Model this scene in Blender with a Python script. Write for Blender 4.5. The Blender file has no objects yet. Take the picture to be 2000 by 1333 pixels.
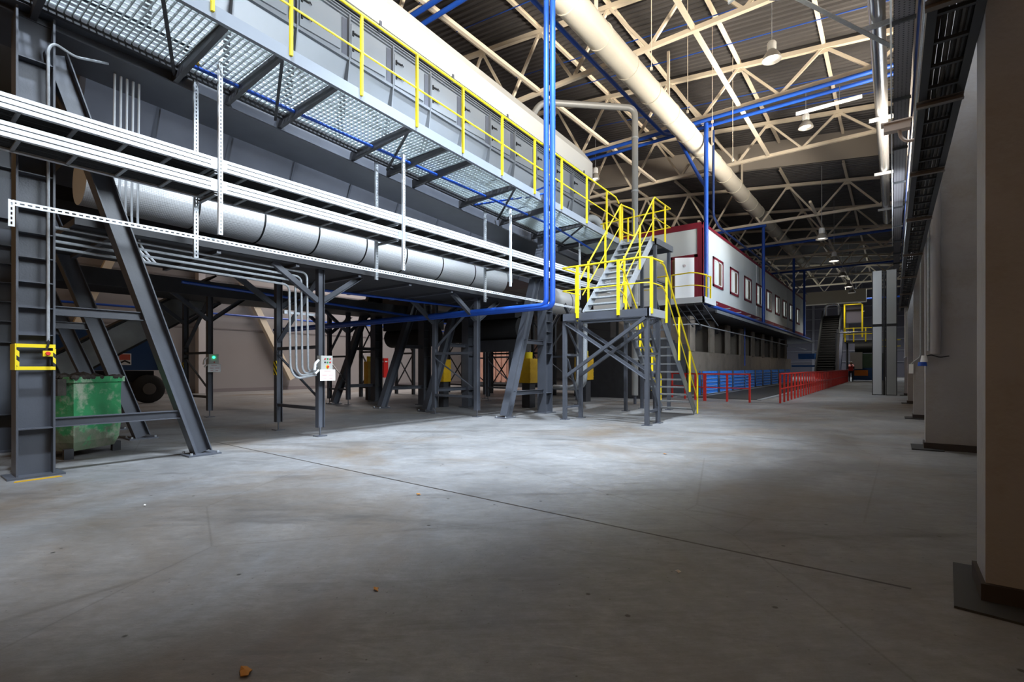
import bpy, math, random
from mathutils import Vector, Matrix
random.seed(7)
S = bpy.context.scene
C = S.collection

# ---------------------------------------------------------------- camera
cam = bpy.data.cameras.new('camera')
cam.sensor_width = 36; cam.lens = 973 / 2000 * 36; cam.shift_y = 51.5 / 2000
cam.clip_start = 0.05; cam.clip_end = 300
co = bpy.data.objects.new('camera', cam); C.objects.link(co)
co.location = (0, 0, 1.25); co.rotation_euler = (math.radians(90), 0, math.radians(37.44))
S.camera = co

# ---------------------------------------------------------------- world, exposure
S.view_settings.view_transform = 'Standard'; S.view_settings.look = 'None'
S.view_settings.gamma = 1; S.view_settings.use_curve_mapping = False
S.view_settings.exposure = 0.0
w = bpy.data.worlds.new('world'); S.world = w; w.use_nodes = True
bg = w.node_tree.nodes['Background']; bg.inputs[0].default_value = (1.0, 0.60, 0.27, 1); bg.inputs[1].default_value = 0.22

# ---------------------------------------------------------------- lights
def area(name, loc, target, sx, sy, power, col=(1, 1, 1), spread=180):
    l = bpy.data.lights.new(name, 'AREA'); l.shape = 'RECTANGLE'; l.size = sx; l.size_y = sy
    l.energy = power; l.color = col; l.spread = math.radians(spread)
    o = bpy.data.objects.new(name, l); C.objects.link(o); o.location = loc
    o.rotation_euler = (Vector(target) - Vector(loc)).to_track_quat('-Z', 'Y').to_euler()
    return o
def spot(name, loc, target, power, col=(1, 1, 1), ang=100, r=0.25):
    l = bpy.data.lights.new(name, 'SPOT'); l.energy = power; l.color = col; l.spot_size = math.radians(ang)
    l.spot_blend = 0.6; l.shadow_soft_size = r
    o = bpy.data.objects.new(name, l); C.objects.link(o); o.location = loc
    o.rotation_euler = (Vector(target) - Vector(loc)).to_track_quat('-Z', 'Y').to_euler()
    return o
COOL = (0.80, 0.90, 1.0); WARM = (1.0, 0.86, 0.68)
area('window_daylight', (1.2, 7.2, 6.6), (-8.5, 8.8, 4.4), 8.0, 3.0, 1700, COOL, 125)
area('window_daylight_up', (1.15, 6.5, 7.6), (-4, 10.5, 14), 9.5, 1.2, 2900, WARM, 100)  # added upward fill for the trusses, set at the window plane
area('window_daylight_far', (1.2, 22.5, 6.6), (-7, 24, 5.5), 8, 3.0, 1050, COOL, 150)
area('window_daylight_far_up', (1.15, 22.5, 7.6), (-5, 24, 14), 8, 1.2, 2200, WARM, 115)  # added upward fill for the farther trusses
spot('hall_lamp_light', (-3.3, 0.6, 11.7), (-7.6, 3.6, 0), 6500, (.76, .87, 1), 56)
spot('hall_lamp_light', (-3.3, 12.8, 11.7), (-5.2, 12.0, 0), 2300, (.90, .95, 1), 76)
spot('hall_lamp_light', (-3.3, 6.7, 11.7), (-7.6, 8.4, 0), 12000, (.76, .87, 1), 66)
spot('hall_lamp_light', (-3.15, 26.0, 11.9), (-5.6, 26.5, 0), 1900, (.90, .95, 1), 72)
area('rooflight_left_aisle', (-24.6, 18, 11.5), (-25.4, 18, 0), 2.5, 18, 2600, (1.0, 0.90, 0.84), 150)  # added unseen light over the left aisle, brightens wall and floor
area('rooflight_end', (-8, 66, 9.3), (-7, 66, 0), 8, 14, 1700, COOL, 160)  # added unseen light that brightens the far end of the hall

# ---------------------------------------------------------------- materials
MATS = {}
def mat(name, col, rough=0.5, metal=0.0, noise=0.0, nscale=4.0, bump=0.0, bscale=40.0, emit=None, estr=0.0, dirt=None, dscale=1.2, spec=0.5):
    if name in MATS: return MATS[name]
    m = bpy.data.materials.new(name); m.use_nodes = True; nt = m.node_tree; b = nt.nodes['Principled BSDF']
    b.inputs['Roughness'].default_value = rough; b.inputs['Metallic'].default_value = metal
    b.inputs['Specular IOR Level'].default_value = spec
    b.inputs['Base Color'].default_value = (*col, 1)
    tc = nt.nodes.new('ShaderNodeTexCoord')
    if noise or dirt:
        n = nt.nodes.new('ShaderNodeTexNoise'); n.inputs['Scale'].default_value = nscale; n.inputs['Detail'].default_value = 5
        nt.links.new(tc.outputs['Object'], n.inputs['Vector'])
        mx = nt.nodes.new('ShaderNodeMix'); mx.data_type = 'RGBA'; mx.inputs[0].default_value = 1
        r = nt.nodes.new('ShaderNodeValToRGB'); r.color_ramp.elements[0].position = 0.3; r.color_ramp.elements[1].position = 0.7
        k = 1 - noise
        r.color_ramp.elements[0].color = (col[0] * k, col[1] * k, col[2] * k, 1); r.color_ramp.elements[1].color = (*col, 1)
        nt.links.new(n.outputs[0], r.inputs[0]); last = r.outputs[0]
        if dirt:
            n2 = nt.nodes.new('ShaderNodeTexNoise'); n2.inputs['Scale'].default_value = dscale; n2.inputs['Detail'].default_value = 8; n2.inputs['Roughness'].default_value = .7
            nt.links.new(tc.outputs['Object'], n2.inputs['Vector'])
            r2 = nt.nodes.new('ShaderNodeValToRGB'); r2.color_ramp.elements[0].position = 0.5; r2.color_ramp.elements[1].position = 0.62
            r2.color_ramp.elements[0].color = (0, 0, 0, 1); r2.color_ramp.elements[1].color = (1, 1, 1, 1)
            nt.links.new(n2.outputs[0], r2.inputs[0]); nt.links.new(r2.outputs[0], mx.inputs[0])
            nt.links.new(last, mx.inputs[6]); mx.inputs[7].default_value = (*dirt, 1); last = mx.outputs[2]
        nt.links.new(last, b.inputs['Base Color'])
    if bump:
        nb = nt.nodes.new('ShaderNodeTexNoise'); nb.inputs['Scale'].default_value = bscale; nb.inputs['Detail'].default_value = 4
        nt.links.new(tc.outputs['Object'], nb.inputs['Vector'])
        bp = nt.nodes.new('ShaderNodeBump'); bp.inputs['Strength'].default_value = bump; bp.inputs['Distance'].default_value = 0.02
        nt.links.new(nb.outputs[0], bp.inputs['Height']); nt.links.new(bp.outputs[0], b.inputs['Normal'])
    if emit:
        b.inputs['Emission Color'].default_value = (*emit, 1); b.inputs['Emission Strength'].default_value = estr
    MATS[name] = m; return m

STEEL = mat('charcoal_paint', (0.078, 0.085, 0.103), 0.42, 0.0, 0.18, 3.0, 0.05, 60)
STEELD = mat('dark_sooty_steel', (0.032, 0.033, 0.038), 0.6, 0.0, 0.3, 4.0)  # one dark steel tone, mottled by noise
STEELM = mat('hopper_steel', (0.15, 0.16, 0.19), 0.38, 0.2, 0.25, 1.4)
HULL = mat('light_grey_panel_paint', (0.215, 0.232, 0.252), 0.4, 0.1, 0.1, 1.5)
HULLW = mat('white_cover_sheet', (0.66, 0.64, 0.59), 0.55, 0.0, 0.05, 0.8)
GALV = mat('galvanised_steel', (0.46, 0.49, 0.52), 0.36, 0.35, 0.2, 25)
TRAYM = mat('bright_zinc_tray', (0.74, 0.77, 0.80), 0.4, 0.1, 0.06, 12)
CHROME = mat('polished_aluminium_lagging', (0.75, 0.76, 0.78), 0.22, 0.9, 0.1, 6)
YEL = mat('safety_yellow_paint', (0.86, 0.66, 0.01), 0.4)
YELD = mat('dull_yellow_paint', (0.62, 0.36, 0.01), 0.5, 0, .2, 5)
BLUE = mat('blue_pipe_paint', (0.014, 0.08, 0.45), 0.35, 0.0, 0.12, 6)
BLUED = mat('navy_paint', (0.01, 0.03, 0.12), 0.4)
RED = mat('red_rail_paint', (0.72, 0.035, 0.025), 0.45, 0, .15, 6)
MAROON = mat('maroon_trim_paint', (0.19, 0.012, 0.028), 0.45)
CREAM = mat('cream_truss_paint', (0.80, 0.71, 0.57), 0.55, 0.0, 0.12, 2.0)
CREAMD = mat('cream_duct_paint', (0.64, 0.60, 0.51), 0.45, 0.0, 0.08, 1.0, 0.15, 3)
ROOF = mat('grey_roof_sheet', (0.092, 0.088, 0.09), 0.5, 0.2, 0.2, .5)
STEPW = mat('taupe_cladding', (0.42, 0.38, 0.33), 0.6, 0, .12, .4)
CABW = mat('white_cabin_panel', (0.66, 0.72, 0.74), 0.45, 0, .05, .6)
WHITE = mat('white_plastic', (0.85, 0.86, 0.86), 0.4)
GLASS = mat('window_pane', (0.55, 0.62, 0.62), 0.05, 0.0, emit=(0.75, 0.85, 0.8), estr=0.35)
BLACK = mat('black_void_rubber', (0.012, 0.012, 0.013), 0.7)
WALLR = mat('painted_concrete_column', (0.35, 0.335, 0.335), 0.75, 0, .12, 1.5, 0.22, 18, dirt=(0.29, 0.265, 0.245), dscale=.9)
WALLL = mat('pale_sandwich_panel', (0.30, 0.285, 0.29), 0.6, 0, .1, .25)
WALLE = mat('slate_end_wall', (0.125, 0.12, 0.15), 0.6, 0, .1, .3)
def green_mat():
    m = mat('worn_green_paint', (0.04, 0.30, 0.11), 0.5, 0, .35, 4, 0.6, 8, dirt=(0.36, 0.40, 0.30), dscale=2.6)
    nt = m.node_tree; L = nt.links.new; b = nt.nodes['Principled BSDF']; src = b.inputs['Base Color'].links[0].from_socket
    g = nt.nodes.new('ShaderNodeNewGeometry'); sx = nt.nodes.new('ShaderNodeSeparateXYZ'); L(g.outputs['Position'], sx.inputs[0])
    n = nt.nodes.new('ShaderNodeTexNoise'); n.inputs['Scale'].default_value = 5; n.inputs['Detail'].default_value = 8; L(g.outputs['Position'], n.inputs['Vector'])
    ad = nt.nodes.new('ShaderNodeMath'); ad.operation = 'MULTIPLY_ADD'; ad.inputs[1].default_value = -1.1; L(n.outputs[0], ad.inputs[0]); L(sx.outputs[2], ad.inputs[2])
    r = nt.nodes.new('ShaderNodeValToRGB'); r.color_ramp.elements[0].position = -.0; r.color_ramp.elements[1].position = .12; r.color_ramp.elements[0].color = (.8, .8, .8, 1); r.color_ramp.elements[1].color = (0, 0, 0, 1)
    o2 = nt.nodes.new('ShaderNodeMath'); o2.operation = 'ADD'; o2.inputs[1].default_value = .28; L(ad.outputs[0], o2.inputs[0]); L(o2.outputs[0], r.inputs[0])
    x = nt.nodes.new('ShaderNodeMix'); x.data_type = 'RGBA'; L(r.outputs[0], x.inputs[0]); L(src, x.inputs[6]); x.inputs[7].default_value = (.13, .12, .09, 1); L(x.outputs[2], b.inputs['Base Color'])
    return m
GREEN = green_mat()
DIRT = mat('caked_dirt', (0.05, 0.042, 0.035), 0.95, 0, .5, 9, 1.0, 12)
PANELG = mat('grey_brown_panel', (0.28, 0.24, 0.20), 0.55, 0, .2, .8, dirt=(0.19, 0.165, 0.14), dscale=1.0)
SHUT = mat('blue_shutter_paint', (0.03, 0.22, 0.80), 0.4, 0, .15, 4)
RUSTY = mat('salmon_container_paint', (0.42, 0.24, 0.19), 0.6, 0, .2, 2)
OLIVE = mat('dull_green_machine_paint', (0.05, 0.10, 0.06), 0.5, 0, .2, 3)
ORANGE = mat('orange_plastic', (0.75, 0.22, 0.02), 0.5)
GREENL = mat('green_lamp', (0.0, 0.5, 0.15), 0.3, emit=(0.02, 1.0, 0.3), estr=6)
LAMPE = mat('lamp_glow', (1, 1, 1), 0.3, emit=(1.0, 0.97, 0.9), estr=14)
LAMPE2 = mat('lamp_glow_dim', (1, 1, 1), 0.3, emit=(1.0, 0.95, 0.86), estr=2.2)
LAMPC = mat('lamp_reflector', (0.55, 0.53, 0.50), 0.35, 0.4)
LEAF = mat('dry_leaf', (0.45, 0.20, 0.04), 0.8)
PAPER = mat('paper_scrap', (0.8, 0.8, 0.78), 0.8)
BRASS = mat('brass_clamp', (0.55, 0.38, 0.10), 0.4, .6)
BRICKR = mat('brown_rust', (0.10, 0.045, 0.03), 0.8, 0, .3, 8)
BOXG = mat('grey_control_box_paint', (0.50, 0.51, 0.48), 0.4)
CCTV = mat('beige_camera_paint', (0.62, 0.50, 0.42), 0.5)

def floor_mat():
    m = bpy.data.materials.new('polished_concrete_floor'); m.use_nodes = True; nt = m.node_tree; L = nt.links.new
    b = nt.nodes['Principled BSDF']; tc = nt.nodes.new('ShaderNodeNewGeometry')
    def noise(sc, det=6, rough=.6, vec=None, dist=0):
        n = nt.nodes.new('ShaderNodeTexNoise'); n.inputs['Scale'].default_value = sc; n.inputs['Detail'].default_value = det
        n.inputs['Roughness'].default_value = rough; n.inputs['Distortion'].default_value = dist
        L(vec or tc.outputs['Position'], n.inputs['Vector']); return n.outputs[0]
    def ramp(i, a, b_, ca, cb):
        r = nt.nodes.new('ShaderNodeValToRGB'); r.color_ramp.elements[0].position = a; r.color_ramp.elements[1].position = b_
        r.color_ramp.elements[0].color = ca; r.color_ramp.elements[1].color = cb; L(i, r.inputs[0]); return r.outputs[0]
    def mix(f, a, c, mode='MIX'):
        x = nt.nodes.new('ShaderNodeMix'); x.data_type = 'RGBA'; x.blend_type = mode
        if isinstance(f, float): x.inputs[0].default_value = f
        else: L(f, x.inputs[0])
        for s, i in ((a, 6), (c, 7)):
            if isinstance(s, tuple): x.inputs[i].default_value = s
            else: L(s, x.inputs[i])
        return x.outputs[2]
    K = (0, 0, 0, 1); W = (1, 1, 1, 1)
    base = ramp(noise(.55, 7, .62), .32, .68, (.155, .158, .163, 1), (.315, .322, .334, 1))
    base = mix(ramp(noise(2.3, 8, .7), .45, .75, K, (.7, .7, .7, 1)), base, (.32, .32, .315, 1))
    base = mix(ramp(noise(7.5, 8, .75), .38, .66, (.55, .55, .55, 1), K), base, (.15, .145, .14, 1))
    # brown stains, browned further to carry the warm foreground light
    base = mix(ramp(noise(.38, 6, .6, dist=.6), .50, .70, K, (.8, .8, .8, 1)), base, (.150, .105, .062, 1))
    # dark dragged tyre streaks, stretched along the aisle
    mp = nt.nodes.new('ShaderNodeMapping'); mp.vector_type = 'TEXTURE'; mp.inputs['Scale'].default_value = (5, 1, 1); mp.inputs['Rotation'].default_value = (0, 0, .72)
    L(tc.outputs['Position'], mp.inputs['Vector'])
    base = mix(ramp(noise(1.6, 9, .75, mp.outputs[0]), .54, .68, K, (.7, .7, .7, 1)), base, (.075, .07, .066, 1))
    mp2 = nt.nodes.new('ShaderNodeMapping'); mp2.vector_type = 'TEXTURE'; mp2.inputs['Scale'].default_value = (6, .7, 1); mp2.inputs['Rotation'].default_value = (0, 0, .35)
    L(tc.outputs['Position'], mp2.inputs['Vector'])
    base = mix(ramp(noise(1.3, 9, .75, mp2.outputs[0]), .56, .70, K, (.65, .65, .65, 1)), base, (.09, .085, .08, 1))
    # specks
    v = nt.nodes.new('ShaderNodeTexVoronoi'); v.inputs['Scale'].default_value = 3.2; L(tc.outputs['Position'], v.inputs['Vector'])
    base = mix(ramp(v.outputs['Distance'], .035, .055, W, K), base, (.03, .025, .02, 1))
    v3 = nt.nodes.new('ShaderNodeTexVoronoi'); v3.inputs['Scale'].default_value = 11; L(tc.outputs['Position'], v3.inputs['Vector'])
    base = mix(ramp(v3.outputs['Distance'], .04, .075, (.8, .8, .8, 1), K), base, (.05, .04, .035, 1))
    base = mix(ramp(noise(26, 6, .8, mp.outputs[0]), .40, .68, (.35, .35, .35, 1), K), base, (.10, .095, .09, 1))
    base = mix(ramp(noise(5.0, 8, .8, mp2.outputs[0]), .60, .72, K, (.35, .35, .35, 1)), base, (.42, .42, .42, 1))
    # scratches: thin contour lines of a stretched noise
    v2 = nt.nodes.new('ShaderNodeTexVoronoi'); v2.feature = 'DISTANCE_TO_EDGE'; v2.inputs['Scale'].default_value = .35; L(tc.outputs['Position'], v2.inputs['Vector'])
    base = mix(ramp(v2.outputs['Distance'], .001, .004, (.35, .35, .35, 1), K), base, (.06, .05, .04, 1))
    # saw joint across the hall
    sx = nt.nodes.new('ShaderNodeSeparateXYZ'); L(tc.outputs['Position'], sx.inputs[0])
    def math_(op, a, c=None):
        q = nt.nodes.new('ShaderNodeMath'); q.operation = op
        for k, s in enumerate((a, c)):
            if s is None: continue
            if isinstance(s, (int, float)): q.inputs[k].default_value = s
            else: L(s, q.inputs[k])
        return q.outputs[0]
    def joint(y0, x0, x1):
        d = math_('ABSOLUTE', math_('SUBTRACT', sx.outputs[1], y0))
        return math_('MULTIPLY', math_('LESS_THAN', d, .012), math_('MULTIPLY', math_('GREATER_THAN', sx.outputs[0], x0), math_('LESS_THAN', sx.outputs[0], x1)))
    base = mix(joint(3.60, -9, .08), base, (.028, .022, .018, 1))
    base = mix(joint(9.7, -3.4, .4), base, (.05, .04, .035, 1))
    L(base, b.inputs['Base Color'])
    rr = ramp(noise(1.1, 6, .6), .3, .7, (.34, .34, .34, 1), (.62, .62, .62, 1)); L(rr, b.inputs['Roughness'])
    b.inputs['Specular IOR Level'].default_value = .35
    bp = nt.nodes.new('ShaderNodeBump'); bp.inputs['Strength'].default_value = .3; bp.inputs['Distance'].default_value = .012
    L(noise(14, 6, .7), bp.inputs['Height']); L(bp.outputs[0], b.inputs['Normal'])
    return m
FLOOR = floor_mat()
def stripe_mat():
    m = bpy.data.materials.new('yellow_black_hazard_tape'); m.use_nodes = True; nt = m.node_tree; L = nt.links.new
    b = nt.nodes['Principled BSDF']; tc = nt.nodes.new('ShaderNodeTexCoord'); wv = nt.nodes.new('ShaderNodeTexWave')
    wv.wave_type = 'BANDS'; wv.bands_direction = 'DIAGONAL'; wv.inputs['Scale'].default_value = 5.5; wv.wave_profile = 'SAW'
    L(tc.outputs['Object'], wv.inputs['Vector']); r = nt.nodes.new('ShaderNodeValToRGB'); r.color_ramp.interpolation = 'CONSTANT'
    r.color_ramp.elements[0].color = (.85, .65, .01, 1); r.color_ramp.elements[1].color = (.015, .015, .015, 1); r.color_ramp.elements[1].position = .55
    L(wv.outputs[0], r.inputs[0]); L(r.outputs[0], b.inputs['Base Color']); return m
HAZ = stripe_mat()
def dots_mat():
    m = bpy.data.materials.new('perforated_dark_tray_sheet'); m.use_nodes = True; nt = m.node_tree; L = nt.links.new
    b = nt.nodes['Principled BSDF']; tc = nt.nodes.new('ShaderNodeTexCoord'); mp = nt.nodes.new('ShaderNodeMapping')
    mp.inputs['Scale'].default_value = (15, 15, 0)
    L(tc.outputs['Object'], mp.inputs['Vector']); v = nt.nodes.new('ShaderNodeTexVoronoi'); v.inputs['Randomness'].default_value = 0; v.inputs['Scale'].default_value = 1
    v.voronoi_dimensions = '2D'
    L(mp.outputs[0], v.inputs['Vector']); r = nt.nodes.new('ShaderNodeValToRGB'); r.color_ramp.interpolation = 'CONSTANT'
    r.color_ramp.elements[0].color = (.01, .01, .01, 1); r.color_ramp.elements[1].color = (.16, .15, .16, 1); r.color_ramp.elements[1].position = .20
    L(v.outputs['Distance'], r.inputs[0]); L(r.outputs[0], b.inputs['Base Color']); b.inputs['Roughness'].default_value = .5; return m
DOTS = dots_mat()
def perf_mat():
    m = bpy.data.materials.new('white_stucco_embossed_sheet'); m.use_nodes = True; nt = m.node_tree; L = nt.links.new
    b = nt.nodes['Principled BSDF']; b.inputs['Base Color'].default_value = (.86, .88, .90, 1); b.inputs['Roughness'].default_value = .35; b.inputs['Metallic'].default_value = .1
    tc = nt.nodes.new('ShaderNodeTexCoord'); v = nt.nodes.new('ShaderNodeTexVoronoi'); v.inputs['Scale'].default_value = 45; v.inputs['Randomness'].default_value = .1
    L(tc.outputs['Object'], v.inputs['Vector']); bp = nt.nodes.new('ShaderNodeBump'); bp.inputs['Strength'].default_value = .5; bp.inputs['Distance'].default_value = .01
    L(v.outputs['Distance'], bp.inputs['Height']); L(bp.outputs[0], b.inputs['Normal']); return m
PERF = perf_mat()

# ---------------------------------------------------------------- mesh helpers
class MB:
    def __init__(s): s.v = []; s.f = []
    def add(s, vs, fs):
        n = len(s.v); s.v += [tuple(v) for v in vs]; s.f += [tuple(i + n for i in f) for f in fs]; return s
    def box(s, x0, x1, y0, y1, z0, z1):
        return s.add([(x0, y0, z0), (x1, y0, z0), (x1, y1, z0), (x0, y1, z0), (x0, y0, z1), (x1, y0, z1), (x1, y1, z1), (x0, y1, z1)],
                     [(0, 3, 2, 1), (4, 5, 6, 7), (0, 1, 5, 4), (1, 2, 6, 5), (2, 3, 7, 6), (3, 0, 4, 7)])
    def cbox(s, c, sx, sy, sz): return s.box(c[0] - sx / 2, c[0] + sx / 2, c[1] - sy / 2, c[1] + sy / 2, c[2] - sz / 2, c[2] + sz / 2)
    def sweep(s, p0, p1, prof, up=(0, 0, 1)):
        p0 = Vector(p0); p1 = Vector(p1); d = (p1 - p0).normalized(); u = Vector(up)
        if abs(d.dot(u)) > .98: u = Vector((0, 1, 0)) if abs(d.y) < .9 else Vector((1, 0, 0))
        a = d.cross(u).normalized(); b = a.cross(d).normalized(); n = len(prof)
        vs = [p + a * q[0] + b * q[1] for p in (p0, p1) for q in prof]
        fs = [(i, (i + 1) % n, n + (i + 1) % n, n + i) for i in range(n)] + [tuple(range(n))[::-1], tuple(range(n, 2 * n))]
        return s.add(vs, fs)
    def bar(s, p0, p1, w, h=None, up=(0, 0, 1)):
        h = h or w; return s.sweep(p0, p1, [(-w / 2, -h / 2), (w / 2, -h / 2), (w / 2, h / 2), (-w / 2, h / 2)], up)
    def ibeam(s, p0, p1, w, h, t=.014, up=(0, 0, 1)):   # flanges of width w, h apart along up
        t2 = t * .6; W = w / 2; H = h / 2
        return s.sweep(p0, p1, [(-W, -H), (W, -H), (W, -H + t), (t2, -H + t), (t2, H - t), (W, H - t), (W, H), (-W, H), (-W, H - t), (-t2, H - t), (-t2, -H + t), (-W, -H + t)], up)
    def chan(s, p0, p1, w, h, t=.01, up=(0, 0, 1), flip=1):   # web at -w*flip, open on the other side
        f = flip; W = w / 2; H = h / 2
        pr = [(-W * f, -H), (W * f, -H), (W * f, -H + t), ((-W + t) * f, -H + t), ((-W + t) * f, H - t), (W * f, H - t), (W * f, H), (-W * f, H)]
        return s.sweep(p0, p1, pr, up)
    def angle(s, p0, p1, w, t=.008, up=(0, 0, 1)):
        W = w / 2; return s.sweep(p0, p1, [(-W, -W), (W, -W), (W, -W + t), (-W + t, -W + t), (-W + t, W), (-W, W)], up)
    def cyl(s, p0, p1, r, n=12, r2=None, caps=True):
        p0 = Vector(p0); p1 = Vector(p1); d = (p1 - p0).normalized(); u = Vector((0, 0, 1))
        if abs(d.z) > .98: u = Vector((0, 1, 0))
        a = d.cross(u).normalized(); b = a.cross(d); r2 = r if r2 is None else r2
        vs = [p + (a * math.cos(t) + b * math.sin(t)) * q for p, q in ((p0, r), (p1, r2)) for t in [2 * math.pi * i / n for i in range(n)]]
        fs = [(i, (i + 1) % n, n + (i + 1) % n, n + i) for i in range(n)]
        if caps: fs += [tuple(range(n))[::-1], tuple(range(n, 2 * n))]
        return s.add(vs, fs)
    def tube(s, pts, r, n=10, bend=0.0, seg=5):
        P = [Vector(p) for p in pts]
        if bend:
            Q = [P[0]]
            for i in range(1, len(P) - 1):
                a = (P[i - 1] - P[i]); b = (P[i + 1] - P[i]); k = min(bend, a.length * .49, b.length * .49)
                A = P[i] + a.normalized() * k; B = P[i] + b.normalized() * k
                for j in range(seg + 1):
                    t = j / seg; Q.append((1 - t) ** 2 * A + 2 * t * (1 - t) * P[i] + t * t * B)
            Q.append(P[-1]); P = Q
        d0 = (P[1] - P[0]).normalized(); u = Vector((0, 0, 1)) if abs(d0.z) < .9 else Vector((0, 1, 0))
        a = d0.cross(u).normalized(); vs = []
        for i, p in enumerate(P):
            d = ((P[min(i + 1, len(P) - 1)] - P[i]).normalized() + (P[i] - P[max(i - 1, 0)]).normalized())
            d = d.normalized() if d.length > 1e-6 else d0
            a = (a - d * a.dot(d)).normalized(); b = d.cross(a)
            vs += [p + (a * math.cos(2 * math.pi * k / n) + b * math.sin(2 * math.pi * k / n)) * r for k in range(n)]
        fs = []
        for i in range(len(P) - 1):
            for k in range(n):
                fs.append((i * n + k, i * n + (k + 1) % n, (i + 1) * n + (k + 1) % n, (i + 1) * n + k))
        fs += [tuple(range(n))[::-1], tuple(range((len(P) - 1) * n, len(P) * n))]
        return s.add(vs, fs)
    def lathe(s, c, prof, n=20, axis='z'):
        vs = []
        for (r, h) in prof:
            for k in range(n):
                t = 2 * math.pi * k / n
                p = (r * math.cos(t), r * math.sin(t), h) if axis == 'z' else ((h, r * math.cos(t), r * math.sin(t)) if axis == 'x' else (r * math.cos(t), h, r * math.sin(t)))
                vs.append((c[0] + p[0], c[1] + p[1], c[2] + p[2]))
        fs = [(i * n + k, i * n + (k + 1) % n, (i + 1) * n + (k + 1) % n, (i + 1) * n + k) for i in range(len(prof) - 1) for k in range(n)]
        return s.add(vs, fs)
    def xsec(s, prof, stations, close=True):
        """prof: list of (x, z) ; stations: list of (y, dz). Lofted along y."""
        n = len(prof); vs = [(x, y, z + dz) for (y, dz) in stations for (x, z) in prof]
        fs = [(j * n + i, j * n + (i + 1) % n, (j + 1) * n + (i + 1) % n, (j + 1) * n + i) for j in range(len(stations) - 1) for i in range(n if close else n - 1)]
        if close: fs += [tuple(range(n))[::-1], tuple(range((len(stations) - 1) * n, len(stations) * n))]
        return s.add(vs, fs)
    def slab(s, pts, z0, z1):
        n = len(pts); return s.add([(x, y, z0) for x, y in pts] + [(x, y, z1) for x, y in pts], [(i, (i + 1) % n, n + (i + 1) % n, n + i) for i in range(n)] + [tuple(range(n))[::-1], tuple(range(n, 2 * n))])
    def slotted(s, p0, p1, w, dirw, t=.004, pitch=.05, slot=.03, hole=.014):
        """a flat strip with a real row of slots, from p0 to p1, its width along dirw"""
        p0 = Vector(p0); p1 = Vector(p1); d = (p1 - p0); ln = d.length; d.normalize(); a = Vector(dirw).normalized(); nrm = d.cross(a).normalized()
        ups = nrm
        for sg in (-1, 1):
            c = a * sg * (w / 2 + hole / 2) / 2; s.bar(p0 + c, p1 + c, w / 2 - hole / 2, t, ups)
        k = 0.0
        while k < ln - .001:
            e = min(pitch - slot, ln - k); s.bar(p0 + d * k, p0 + d * (k + e), hole * 1.02, t, ups); k += pitch
        return s
    def build(s, name, m, parent=None, smooth=False):
        me = bpy.data.meshes.new(name); off = Vector(parent.get('_o', (0, 0, 0))) if parent else Vector((0, 0, 0))
        if parent is None:
            xs, ys, zs = zip(*s.v); off = Vector(((min(xs) + max(xs)) / 2, (min(ys) + max(ys)) / 2, min(zs)))
        me.from_pydata([(v[0] - off[0], v[1] - off[1], v[2] - off[2]) for v in s.v], [], s.f); me.validate(); me.update()
        import bmesh
        bm = bmesh.new(); bm.from_mesh(me); bmesh.ops.recalc_face_normals(bm, faces=bm.faces); bm.to_mesh(me); bm.free()
        me.materials.append(m)
        if smooth:
            for p in me.polygons: p.use_smooth = True
            try: me.set_sharp_from_angle(angle=math.radians(40))
            except Exception: pass
        o = bpy.data.objects.new(name, me); C.objects.link(o)
        if parent:
            o.parent = parent; o['_o'] = tuple(off)
        else:
            o.location = off; o['_o'] = tuple(off)
        return o
def thing(name, loc, label, cat, group=None):
    o = bpy.data.objects.new(name, None); C.objects.link(o); o.location = loc; o.empty_display_size = .2
    o['_o'] = tuple(float(q) for q in loc); tag(o, label, cat, group); return o
def tag(o, label, cat, group=None, kind=None):
    o['label'] = label; o['category'] = cat
    if group: o['group'] = group
    if kind: o['kind'] = kind
    return o
def struct(name, mb, m, smooth=False):
    o = mb.build(name, m, None, smooth); o['kind'] = 'structure'; return o
def dup(root, off, label, group=None):
    r = root.copy(); C.objects.link(r); r.location = Vector(root.location) + Vector(off); r['label'] = label
    if group: r['group'] = group
    def rec(a, b):
        for ch in [q for q in KIDS.get(a.name, [])]:
            c = ch.copy(); C.objects.link(c); c.parent = b; KIDS.setdefault(b.name, []).append(c); rec(ch, c)
    rec(root, r); return r
KIDS = {}
def index_kids():
    KIDS.clear()
    for o in C.objects:
        if o.parent: KIDS.setdefault(o.parent.name, []).append(o)
ORD = ['nearest', 'second', 'third', 'fourth', 'fifth', 'sixth', 'seventh', 'eighth', 'ninth', 'tenth', 'eleventh', 'twelfth', 'thirteenth', 'fourteenth', 'fifteenth']
R3 = 3.05
# ================================================================ SETTING
def zup(x): return 13.44 + .116 * max(0, -x)
XL, XR, YE = -27.0, 1.3, 82.0
struct('floor', MB().box(XL - 1, XR + .3, -6, YE + .3, -.2, 0), FLOOR)
wr = MB()
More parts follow.
